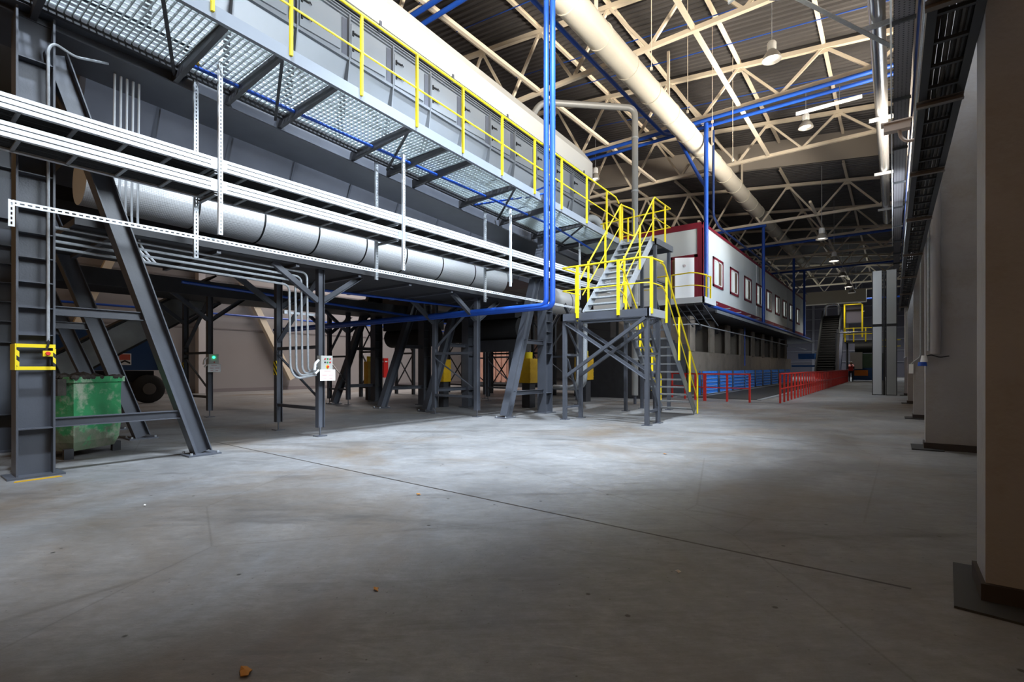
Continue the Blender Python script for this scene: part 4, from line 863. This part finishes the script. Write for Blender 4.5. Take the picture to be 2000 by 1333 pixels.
# cabin deck edge, pipe under it, blue uprights
t = thing('cabin_deck', (-9, 40, 3.5), 'dark steel deck under the white cabin edged with galvanised rail', 'platform')
MB().box(-12.4, -6.36, 23.5, 58, 3.66, 3.80).build('deck_plate', STEELD, t); MB().box(-6.35, -6.28, 23.3, 58, 3.70, 3.84).build('edge_rail', mat('weathered_zinc', (.22, .24, .26), .5, .2, .3, 6), t); MB().box(-12.4, -6.9, 23.4, 57.5, 3.80, 4.25).build('floor_joists', STEELD, t)
o = MB().tube([(-7.7, 21.7, 3.12), (-6.9, 22.6, 3.18), (-6.75, 24, 3.1), (-6.75, 56, 3.0)], .03, 8, .2).build('deck_conduit', GALV, None, True); tag(o, 'thin galvanised conduit running below the cabin deck edge', 'pipe')
o = MB().cyl((-6.52, 23.0, 4.02), (-6.52, 57, 4.02), .085, 12).build('blue_deck_pipe', BLUE, None, True); tag(o, 'blue pipe running along under the maroon base of the white cabin', 'pipe')
for k, (y, zt) in enumerate(((22.72, 12.05), (34.95, 10.3), (47.15, 10.3), (53.3, 10.3))):
    o = MB().cyl((-6.58, y, 4.0), (-6.58, y, zt), .095, 14).build('blue_upright_pipe', BLUE, None, True)
    tag(o, 'thick blue upright pipe in front of the cabin, ' + ['at its front corner', 'between fourth and fifth windows', 'by the last window', 'at the far cabin end'][k], 'pipe', 'blue upright pipes at the cabin')
o = MB().tube([(-6.42, 23.25, 11.9), (-6.42, 23.25, 8.05), (-6.8, 25.6, 8.12), (-6.8, 57, 8.5)], .055, 8, .3).build('blue_roof_pipe', BLUED, None, True); tag(o, 'thin navy pipe running along above the cabin roof edge', 'pipe')
# cabinets beneath the cabin
for k in range(9):
    ya = 22.9 + 3.15 * k; t = thing('sorting_bay', (-8, ya + 1.5, 0), 'grey-brown steel bay with dark opening beneath the cabin, %s from the stair tower' % ['first', 'second', 'third', 'fourth', 'fifth', 'sixth', 'seventh', 'eighth', 'ninth'][k], 'bay', 'grey-brown bays beneath the cabin')
    MB().box(-7.45, -7.38, ya, ya + 3.13, 0, 2.0).build('front_panel', PANELG, t); MB().box(-7.45, -7.34, ya, ya + .75, 2.0, 3.6).box(-11, -7.45, ya + .3, ya + .36, 0, 3.6).build('pillar', PANELG, t)
    MB().bar((-7.6, ya + .8, 2.1), (-7.6, ya + 2.2, 3.5), .08, .05).build('brace', STEELD, t)
    MB().cyl((-7.62, ya + 1.9, 3.25), (-7.62, ya + 2.25, 3.2), .14, 10).build('motor', STEELD, t, True)
    MB().box(-7.75, -7.65, ya + 1.35, ya + 1.6, 2.0, 3.6).build('inner_post', STEEL, t)
o = MB().box(-11.3, -11.0, 22.9, 52, 0, 3.6); tag(o.build('bay_back_wall', STEELD), 'dark back wall closing the bays beneath the cabin', 'wall')
o = MB().box(-11.0, -7.5, 18.8, 22.8, 0, 2.3).box(-10.5, -8, 19.2, 22.8, 2.3, 2.5); tag(o.build('dark_hopper_block', STEELD), 'large plain dark steel bin behind the stair tower', 'bin')
o = MB().tube([(-7.1, 32.3, 3.62), (-7.1, 32.3, 1.35)], .03, 8); tag(o.build('hanging_hose', BLUE), 'thin blue hose hanging in front of the bays', 'hose')
# blue slatted shutters
for k, (x, y, w_, rz) in enumerate(((-6.75, 22.9, 2.2, .0), (-6.8, 25.9, 2.1, 0), (-6.8, 28.6, 2.3, 0), (-6.85, 31.5, 2.2, 0), (-6.9, 34.6, 1.6, .25), (-6.9, 36.9, 2.1, 0), (-6.9, 39.8, 2.1, 0), (-6.9, 42.7, 2.1, 0), (-6.9, 45.6, 2.1, 0))):
    t = thing('slatted_shutter', (x, y, 0), 'blue horizontally slatted steel shutter standing below the bays, %s from the red railing' % ['first', 'second', 'third', 'fourth', 'fifth', 'sixth', 'seventh', 'eighth', 'ninth'][k], 'shutter', 'blue slatted shutters')
    for j in range(6):
        z = .06 + j * .17
        MB().add([(x, y, z), (x, y + w_, z), (x - .035, y + w_, z + .165), (x - .035, y, z + .165), (x - .03, y, z), (x - .03, y + w_, z), (x - .065, y + w_, z + .165), (x - .065, y, z + .165)],
                 [(0, 1, 2, 3), (7, 6, 5, 4), (0, 4, 5, 1), (1, 5, 6, 2), (2, 6, 7, 3), (3, 7, 4, 0)]).build('slat', SHUT, t)
        MB().box(x - .05, x + .012, y, y + w_, z - .014, z + .006).build('slat_edge', mat('pale_blue_edge', (.35, .5, .75), .4), t)
    MB().box(x - .2, x - .13, y, y + .06, 0, 1.08).box(x - .2, x - .13, y + w_ - .06, y + w_, 0, 1.08).build('frame', SHUT, t)
# dark belt and kerb
tag(MB().slab([(-7.2, 20.8), (-4.15, 20.8), (-4.15, 50), (-6.4, 50), (-6.4, 22)], .0, .02).build('feed_belt', mat('black_belt', (.022, .02, .019), .8, 0, .3, 3)), 'dark flat feed belt sunk beside the blue shutters', 'conveyor belt')
tag(MB().slab([(-4.1, 20.6), (-3.95, 20.6), (-3.95, 50), (-4.1, 50)], 0, .03).build('steel_kerb', GALV), 'thin steel kerb along the edge of the dark belt', 'kerb')
# red railings
t = thing('red_railing', (-5, 19.2, 0), 'short red railing with three posts across the front of the pit', 'railing')
MB().box(-5.7, -4.02, 19.15, 19.2, .98, 1.03).build('top_rail', RED, t); MB().box(-5.7, -4.02, 19.16, 19.19, .48, .52).build('mid_rail', RED, t)
for x, w_ in ((-5.6, .1), (-4.81, .06), (-4.05, .06)): MB().box(x - w_ / 2, x + w_ / 2, 19.13, 19.21, 0, 1.03).build('post', RED, t)
t = thing('red_railing', (-6.2, 20, 0), 'red railing section set back beside the foot of the yellow stairs', 'railing')
MB().bar((-5.65, 19.3, 1.0), (-7.4, 20.6, 1.0), .05).build('top_rail', RED, t); MB().bar((-5.65, 19.3, .5), (-7.4, 20.6, .5), .035).build('mid_rail', RED, t)
for q_ in (.25, .55, .95): MB().box(-5.65 - 1.75 * q_ - .03, -5.65 - 1.75 * q_ + .03, 19.3 + 1.3 * q_ - .03, 19.3 + 1.3 * q_ + .03, 0, 1.0).build('post', RED, t)
t = thing('red_railing', (-3.12, 35, 0), 'very long red railing with many posts along the aisle', 'railing')
MB().box(-3.15, -3.1, 19.4, 52, 1.0, 1.05).build('top_rail', RED, t); MB().box(-3.14, -3.11, 19.4, 52, .48, .52).build('mid_rail', RED, t)
for k in range(41): y = 19.45 + k * .81; MB().box(-3.16, -3.10, y - .03, y + .03, 0, 1.02).build('post', RED, t)

# ================================================================ FAR END
t = thing('inclined_conveyor', (-4.7, 54, 0), 'steep dark slatted conveyor rising at the far end of the pit', 'conveyor')
a0, a1 = Vector((-4.75, 51.2, .3)), Vector((-4.75, 57.5, 6.2)); dd = (a1 - a0)
MB().bar(a0, a1, 1.35, .25, up=(0, 0, 1)).build('belt_bed', BLACK, t)
for k in range(26): p_ = a0 + dd * (k / 26) + Vector((0, -.12, .14)); MB().box(p_.x - .65, p_.x + .65, p_.y - .04, p_.y + .04, p_.z, p_.z + .07).build('slat', mat('slat_dark', (.022, .021, .018), .6), t)
for x in (-5.5, -4.0): MB().bar(a0 + Vector((x + 4.75, -.1, .2)), a1 + Vector((x + 4.75, -.1, .3)), .1, .75).build('side_guard', mat('guard_grey', (.07, .075, .075), .5), t)
MB().bar((-3.85, 52.5, 0), (-3.85, 56, 4.6), .25, .5).build('side_casing', BLUED, t)
MB().tube([(-5.3, 57.6, 5), (-5.3, 57.6, 7.4), (-4.2, 57.6, 7.4), (-4.2, 57.6, 6.3)], .11, 12, .4).build('hood_pipe', CHROME, t, True)
t = thing('baler_machine', (-2.2, 55, 0), 'green and blue baling machine with a pale switch cabinet at the far end', 'machine')
MB().box(-3.0, -.6, 54.5, 57, .1, 1.2).build('base', mat('machine_blue', (.01, .07, .22), .5), t); MB().box(-2.9, -.6, 54.6, 57, 1.2, 2.5).build('body', OLIVE, t); MB().box(-3.1, -2.2, 54.0, 54.4, 1.1, 2.6).build('switch_cabinet', BOXG, t); MB().box(-2.8, -1.8, 54.4, 54.5, .5, 1.0).build('orange_panel', ORANGE, t)
MB().cyl((-2.8, 55.5, 3.0), (-.9, 55.5, 3.0), .45, 16).build('roller', BLACK, t, True)
t = thing('yellow_platform', (-2, 56, 3.6), 'raised dark platform with yellow railings above the baling machine', 'platform')
MB().box(-3.6, -1.1, 55.4, 57.4, 3.5, 3.75).build('deck', STEELD, t); MB().box(-3.5, -2.3, 56, 57, 5.4, 7.2).build('control_room', mat('plum_grey', (.12, .11, .14), .5), t)
for z in (4.3, 4.85): MB().box(-3.6, -1.0, 55.35, 55.42, z - .03, z + .03).box(-1.05, .5, 55.35, 55.42, z - 1.2, z - 1.14).build('rail', YEL, t)
for x in (-3.55, -2.9, -2.0, -1.2, -1.05): MB().box(x - .05, x + .05, 55.34, 55.42, 3.6, 4.9 if x < -1.1 else 4.9).build('railing_post', YEL, t)
for x, z1 in ((-3.6, 7.1), (-2.25, 7.0)): MB().box(x - .06, x + .06, 55.34, 55.44, 4, z1).build('tall_post', YEL, t)
MB().box(-3.6, -2.3, 55.34, 55.44, 7.0, 7.08).build('header', YEL, t)
for x in (-3.4, -1.3): MB().box(x - .08, x + .08, 55.6, 55.8, 0, 3.5).build('leg', STEELD, t)
o = MB().tube([(-3.85, 50, 0), (-3.85, 50, 4.15), (-.3, 50, 4.15), (-.3, 50, 0)], .05, 8, .2); tag(o.build('span_pipe', GALV), 'thin pale pipe spanning across the far aisle', 'pipe')
o = MB().box(-6.9, -5.6, 52, 54, 2.0, 2.5).box(-7.4, -5.5, 51.8, 54, 1.3, 1.45); tag(o.build('sorting_table', SHUT), 'bright blue sorting table beside the steep conveyor', 'table')
o = MB().cyl((-3.85, 51.8, 0), (-3.85, 51.8, 4.6), .09, 10); tag(o.build('pale_post', WHITE), 'slim pale post beside the steep conveyor', 'post')
# worker bending at the end of the red railing, seen small
def person():
    pts = [(0, 0, .92), (.02, -.12, 1.18), (.04, -.30, 1.36), (.05, -.42, 1.44), (-.10, 0, .86), (-.11, -.06, .46), (-.12, .02, .08), (-.12, -.12, .04), (.10, .0, .86), (.12, .04, .46), (.12, .10, .08), (.12, -.04, .04),
           (-.16, -.28, 1.32), (-.22, -.42, 1.08), (-.18, -.62, .95), (.20, -.28, 1.34), (.26, -.44, 1.10), (.20, -.64, .98)]
    ed = [(0, 1), (1, 2), (2, 3), (0, 4), (4, 5), (5, 6), (6, 7), (0, 8), (8, 9), (9, 10), (10, 11), (2, 12), (12, 13), (13, 14), (2, 15), (15, 16), (16, 17)]
    rad = [.15, .16, .15, .06, .10, .07, .05, .05, .10, .07, .05, .05, .07, .05, .035, .07, .05, .035]
    me = bpy.data.meshes.new('body'); off = (-2.95, 52.6, 0)
    me.from_pydata([(p_[0], p_[1], p_[2]) for p_ in pts], ed, []); o = bpy.data.objects.new('person', me); C.objects.link(o); o.location = off
    sk = o.modifiers.new('skin', 'SKIN')
    for i, r_ in enumerate(rad): me.skin_vertices[0].data[i].radius = (r_, r_)
    me.skin_vertices[0].data[0].use_root = True
    o.modifiers.new('sub', 'SUBSURF').levels = 1; me.materials.append(mat('dark_work_trousers', (.02, .02, .03), .8))
    o['_o'] = off; tag(o, 'worker in dark clothes and red vest bending at the far end of the railing', 'person')
    MB().lathe((-2.90, 52.10, 1.48), [(0, .24), (.07, .22), (.10, .14), (.10, .07), (.06, 0), (0, -.02)], 14).build('head', mat('skin_tone', (.45, .28, .20), .6), o, True)
    MB().lathe((-2.90, 52.12, 1.60), [(0, .14), (.08, .11), (.105, .03), (.10, -.02)], 14).build('cap', WHITE, o, True)
    MB().sweep((-2.94, 52.55, 1.02), (-2.91, 52.28, 1.42), [(-.19, -.14), (.19, -.14), (.21, .1), (.12, .17), (-.12, .17), (-.21, .1)]).build('vest', RED, o)
if hasattr(bpy.types, 'SkinModifier'):
    try: person()
    except Exception as e: print('person', e)

# ================================================================ LEFT AND BEHIND
db = thing('dumpster', (-9.14, 1.86, 0), 'battered green steel dumpster with dirt caked on its rim behind the nearest column', 'dumpster')
dB, dA = Vector((-9.26, 2.38)), Vector((-8.83, 1.75)); dn = Vector((-.83, -.56)) * .78; dt = (dB - dA)
def dquad(f, z):       # corners grown by f metres outwards at height z
    c = (dA + dB + dn) / 2; out = []
    for p_ in (dA, dB, dB + dn, dA + dn):
        v_ = (p_ - c); out.append((p_.x + v_.x * f, p_.y + v_.y * f, z))
    return out
def dring(levels, cap0=True, cap1=False):
    m_ = MB(); vs = []
    for f_, z_ in levels: vs += dquad(f_, z_)
    fs = [(4 * j + i, 4 * j + (i + 1) % 4, 4 * (j + 1) + (i + 1) % 4, 4 * (j + 1) + i) for j in range(len(levels) - 1) for i in range(4)]
    if cap0: fs.append((3, 2, 1, 0))
    if cap1: n_ = 4 * (len(levels) - 1); fs.append((n_, n_ + 1, n_ + 2, n_ + 3))
    return m_.add(vs, fs)
dring([(-.14, .10), (-.04, .22), (.02, .5), (.0, .8), (.02, 1.1), (-.06, 1.1), (-.06, .92)], True, True).build('bin_body', GREEN, db)
dring([(.02, 1.04), (.09, 1.04), (.09, 1.12), (.02, 1.12)], False).build('rim', GREEN, db)
q = MB(); c_ = (dA + dB + dn) / 2
for k in range(40):
    a = random.uniform(-.42, .42); b = random.uniform(-.42, .42); r = .05 + random.random() * .08
    p_ = c_ + dt * a + dn * b; q.lathe((p_.x, p_.y, 1.04 + random.random() * .07), [(0, r * .7), (r * .7, r * .4), (r, 0), (r * .8, -r * .4), (0, -r * .5)], 7)
o = q.build('rubbish_load', DIRT, db); o['kind'] = 'stuff'
q = MB()
for k in range(26):
    t_ = random.random(); p_ = dA - dn * .05 + dn * 1.1 * t_ if k % 2 else dA + dt * t_
    q.lathe((p_.x, p_.y, 1.12), [(0, .03), (.04, .015), (.055, -.01), (.03, -.05), (0, -.06)], 7)
o = q.build('dirt_crust', DIRT, db); o['kind'] = 'stuff'
MB().bar((dA.x + .01, dA.y - .12, .98), (dA.x - .32, dA.y - .34, .98), .12, .22).build('lifting_bracket', DIRT, db)
for p_ in (dA + dn * .1, dB + dn * .1, dA + dn * .9, dB + dn * .9): MB().box(p_.x - .05, p_.x + .05, p_.y - .05, p_.y + .05, 0, .14).build('foot', STEELD, db)

# truck trailer behind
tk = thing('truck', (-19, 5.2, 0), 'navy blue truck body with a square emblem sign standing behind the frames', 'truck')
TX = -20.6
MB().box(TX - 2.4, TX, 1.2, 6.45, 1.15, 2.5).build('body', mat('truck_navy', (.012, .05, .16), .35), tk)
for y in (1.3, 3.4, 6.4): MB().box(TX, TX + .05, y - .05, y + .05, 1.15, 2.5).build('rib', BLUED, tk)
MB().box(TX, TX + .02, 5.22, 5.58, 1.33, 1.72).build('emblem_sign', WHITE, tk)
MB().box(TX + .02, TX + .026, 5.25, 5.55, 1.50, 1.69).build('emblem_print', mat('emblem_red', (.55, .10, .06), .5), tk)
MB().add([(TX + .028, 5.25, 1.42), (TX + .028, 5.40, 1.50), (TX + .028, 5.55, 1.42), (TX + .028, 5.55, 1.36), (TX + .028, 5.40, 1.44), (TX + .028, 5.25, 1.36)], [(0, 1, 4, 5), (1, 2, 3, 4)]).build('emblem_chevron', BLACK, tk)
MB().box(TX, TX + .04, 5.1, 5.3, 1.16, 1.24).build('marker_lamp', ORANGE, tk); MB().box(TX - 2.2, TX - .2, .8, 6.3, .8, 1.13).build('chassis', BLACK, tk)
for (x, y) in ((TX - .15, 6.1), (TX - 2.1, 6.1), (TX - .15, 1.6), (TX - 2.1, 1.6)):
    MB().lathe((x - .15, y, .5), [(0, 0), (.2, .02), (.22, .1), (.42, .06), (.5, .1), (.5, .26), (.44, .3), (.2, .3), (0, .28)], 24, 'x').build('wheel', mat('tyre_rubber', (.02, .02, .02), .8), tk, True)
    MB().lathe((x + .16, y, .5), [(0, 0), (.2, 0), (.2, .03), (.08, .05), (0, .05)], 20, 'x').build('hub', mat('hub_grey', (.12, .11, .10), .5, .4), tk, True)
for y0_ in (0,):
    MB().tube([(TX + .05, 6.4, 1.1), (TX + .1, 6.7, .8), (TX + .1, 7.3, .5)], .03, 6, .1).build('hose', BLACK, tk)
# inclined silver conveyor casings
for k, (a, b_, lab) in enumerate((((-16, 1.6, .35), (-16, 6.3, 3.5), 'inclined silver-grey conveyor casing rising behind the near frames, in front of the truck'),)):
    t = thing('inclined_casing', a, lab, 'conveyor'); MB().bar(a, b_, .6, .62).build('casing', mat('dull_aluminium', (.36, .37, .36), .3, .6, .3, 2), t)
    d_ = Vector((0, 0, .42)); MB().bar(Vector(a) + d_, Vector(b_) + d_, .64, .05).bar(Vector(a) - d_ * .9, Vector(b_) - d_ * .9, .64, .05).build('flange', STEELD, t)
# diagonal cream columns on left wall
for k, (a, b_) in enumerate((((-26.7, 11.2, 7.2), (-26.7, 14.6, .6)), ((-26.7, 5.4, 3.0), (-26.7, 7.0, 7.2)))):
    tag(MB().bar(a, b_, .3, .3).build('wall_brace', CREAM), ['cream diagonal wall brace seen past the control box frame', 'cream diagonal wall brace seen between the leaning legs'][k], 'brace')
tag(MB().box(-26.9, -26.5, 9.85, 10.15, 0, 9).build('wall_post', mat('pale_white_post', (.6, .58, .6), .5)), 'pale upright wall post beside the green-lamp box', 'post')
# blue pipes on left wall, small service lines
for k, z in enumerate((3.9, 4.5)):
    tag(MB().cyl((-26.5, 4, z), (-26.5, 30, z), .05, 8).build('wall_pipe', BLUE), 'blue pipe along the far left wall, %s' % ['lower', 'upper'][k], 'pipe')
o = MB().tube([(-12.2, 4.2, 3.1), (-12.0, 12.5, 2.8)], .035, 8).build('service_pipe', BLUE, None, True); tag(o, 'thin blue service pipe slung under the lower conveyor', 'pipe')
o = MB().tube([(-9.9, 5.6, 2.93), (-9.5, 10.3, 2.93)], .03, 8).build('service_pipe', BLUE, None, True); tag(o, 'thin blue pipe under the front conveyor reaching the drop pipes', 'pipe')
# yellow motors, red box, container
def motor(x, y, z, h_, w_, lab):
    t = thing('yellow_motor', (x, y, 0), lab, 'motor', 'yellow hydraulic motors under the machines')
    MB().box(x - w_ / 2, x + w_ / 2, y - w_ / 2, y + w_ / 2, z, z + h_).build('casing', YELD, t); MB().cyl((x, y, z + h_), (x, y, z + h_ + .2), w_ * .3, 14).build('cap', YEL, t, True)
    for k in range(4): MB().box(x + w_ / 2, x + w_ / 2 + .012, y - w_ / 2, y + w_ / 2, z + .1 + k * h_ * .22, z + .13 + k * h_ * .22).build('rib', YELD, t)
    MB().box(x - w_ * .35, x + w_ * .35, y - w_ * .35, y + w_ * .35, 0, z).build('stand', STEELD, t)
motor(-16.0, 11.85, .62, .85, .26, 'narrow yellow motor on a dark stand beside the rear A-frame column')
motor(-11.3, 11.2, .8, .7, .32, 'yellow motor on a dark stand behind the slim front frame')
motor(-9.0, 12.6, .77, .75, .42, 'yellow motor between the leaning leg and column of the blue-pipe A-frame')
motor(-9.0, 16.1, .8, .85, .5, 'yellow motor seen through the cross braces of the stair tower')
t = thing('hose_cabinet', (-20.05, 15.7, 0), 'bright red fire hose cabinet standing in the far left aisle', 'cabinet')
MB().box(-20.25, -19.85, 15.6, 15.85, .75, 1.70).build('cabinet_body', mat('fire_red', (.75, .02, .015), .4), t); MB().box(-20.2, -19.9, 15.59, 15.6, 1.5, 1.57).box(-19.85, -19.845, 15.65, 15.8, 1.5, 1.57).build('label_strip', WHITE, t); MB().box(-20.12, -19.98, 15.66, 15.8, 0, .75).build('stand', WHITE, t)
t = thing('shipping_container', (-20, 26, 0), 'salmon red ribbed container glowing in warm light beyond the machines', 'container')
MB().box(-23, -17.5, 25, 27.5, .3, 2.8).build('box_body', RUSTY, t)
for k in range(12): MB().box(-22.9 + .46 * k, -22.75 + .46 * k, 24.92, 25, .4, 2.7).build('rib', RUSTY, t)
MB().box(-23, -17.5, 25, 27.5, 0, .3).build('skid', STEELD, t)
spot('container_light', (-19, 20, 7), (-20.5, 25.5, 1.4), 350, (1, .80, .65), 80)
# background lattice of slim posts under the machines
for k, (x, y) in enumerate(((-17.5, 13), (-18.2, 15.5), (-17.2, 18), (-14.8, 18.5), (-12.6, 18.8), (-16, 21.5))):
    t = thing('rear_trestle', (x, y, 0), 'thin dark cross-braced trestle in the background, %s from the left' % ['first', 'second', 'third', 'fourth', 'fifth', 'sixth'][k], 'trestle', 'background trestles')
    for dx in (-.6, .6): MB().box(x + dx - .06, x + dx + .06, y - .06, y + .06, 0, 3.6).build('post', STEELD, t)
    MB().bar((x - .6, y, .4), (x + .6, y, 1.9), .06, .03).bar((x + .6, y, .4), (x - .6, y, 1.9), .06, .03).bar((x - .6, y, 1.9), (x + .6, y, 3.4), .06, .03).bar((x + .6, y, 1.9), (x - .6, y, 3.4), .06, .03).build('cross_brace', STEELD, t)
    for z in (.4, 1.9): MB().box(x - .6, x + .6, y - .03, y + .03, z - .04, z + .04).build('tie', STEELD, t)
tag(MB().box(-18.5, -12, 12.8, 20, 3.6, 4.1).build('rear_deck', STEELD), 'dark deck carried by the background trestles', 'platform')
# pipes beside colbig
for k, x in enumerate((-7.55, -7.35)):
    o = MB().tube([(x, 13.2, 3.0), (x, 13.2, .75), (x - .5, 13.6, .6), (x - 1.4, 14, .6)], .075, 12, .3).build('silver_bend_pipe', GALV, None, True); tag(o, 'silver ducting pipe bending at floor level behind the A-frame, %s' % ['rear one', 'front one'][k], 'pipe')
# floor litter
for k, (x, y, m_, lab, s_) in enumerate(((-3.69, 3.31, LEAF, 'orange-brown dry leaf on the floor beyond the joint line', .05), (-2.1, .95, LEAF, 'curled yellow-brown leaf near the front of the floor', .07), (-2.3, 1.75, LEAF, 'small dark brown leaf on the foreground floor', .04),
        (-1.04, 3.02, PAPER, 'scrap of white paper on the floor near the joint line', .035), (-.62, 1.3, PAPER, 'tiny white paper bit at the very front', .03), (-5.35, 1.55, PAPER, 'white speck of paper on the floor by the dark drag marks', .03), (-2.6, 7.0, LEAF, 'dry leaf lying on the stained middle floor', .05), (-3.7, .4, LEAF, 'red-brown leaf at the edge of the floor', .03))):
    a = random.random() * 3; s_ *= .5
    pts = [(x + s_ * (1 + .35 * math.sin(3 * j + k)) * math.cos(a + j * math.pi / 4), y + s_ * .6 * (1 + .4 * math.cos(2 * j)) * math.sin(a + j * math.pi / 4), .004 + .012 * abs(math.sin(j * 1.9 + k))) for j in range(8)]
    MBx = MB(); MBx.add([(x, y, .02)] + pts + [(x, y, .016)] + [(p_[0], p_[1], p_[2] - .003) for p_ in pts], [(0, 1 + j, 1 + (j + 1) % 8) for j in range(8)] + [(9, 10 + (j + 1) % 8, 10 + j) for j in range(8)] + [(1 + j, 10 + j, 10 + (j + 1) % 8, 1 + (j + 1) % 8) for j in range(8)])
    tag(MBx.build('dry_leaf' if m_ is LEAF else 'paper_scrap', m_), lab, 'litter')
for o in C.objects:
    if '_o' in o: del o['_o']
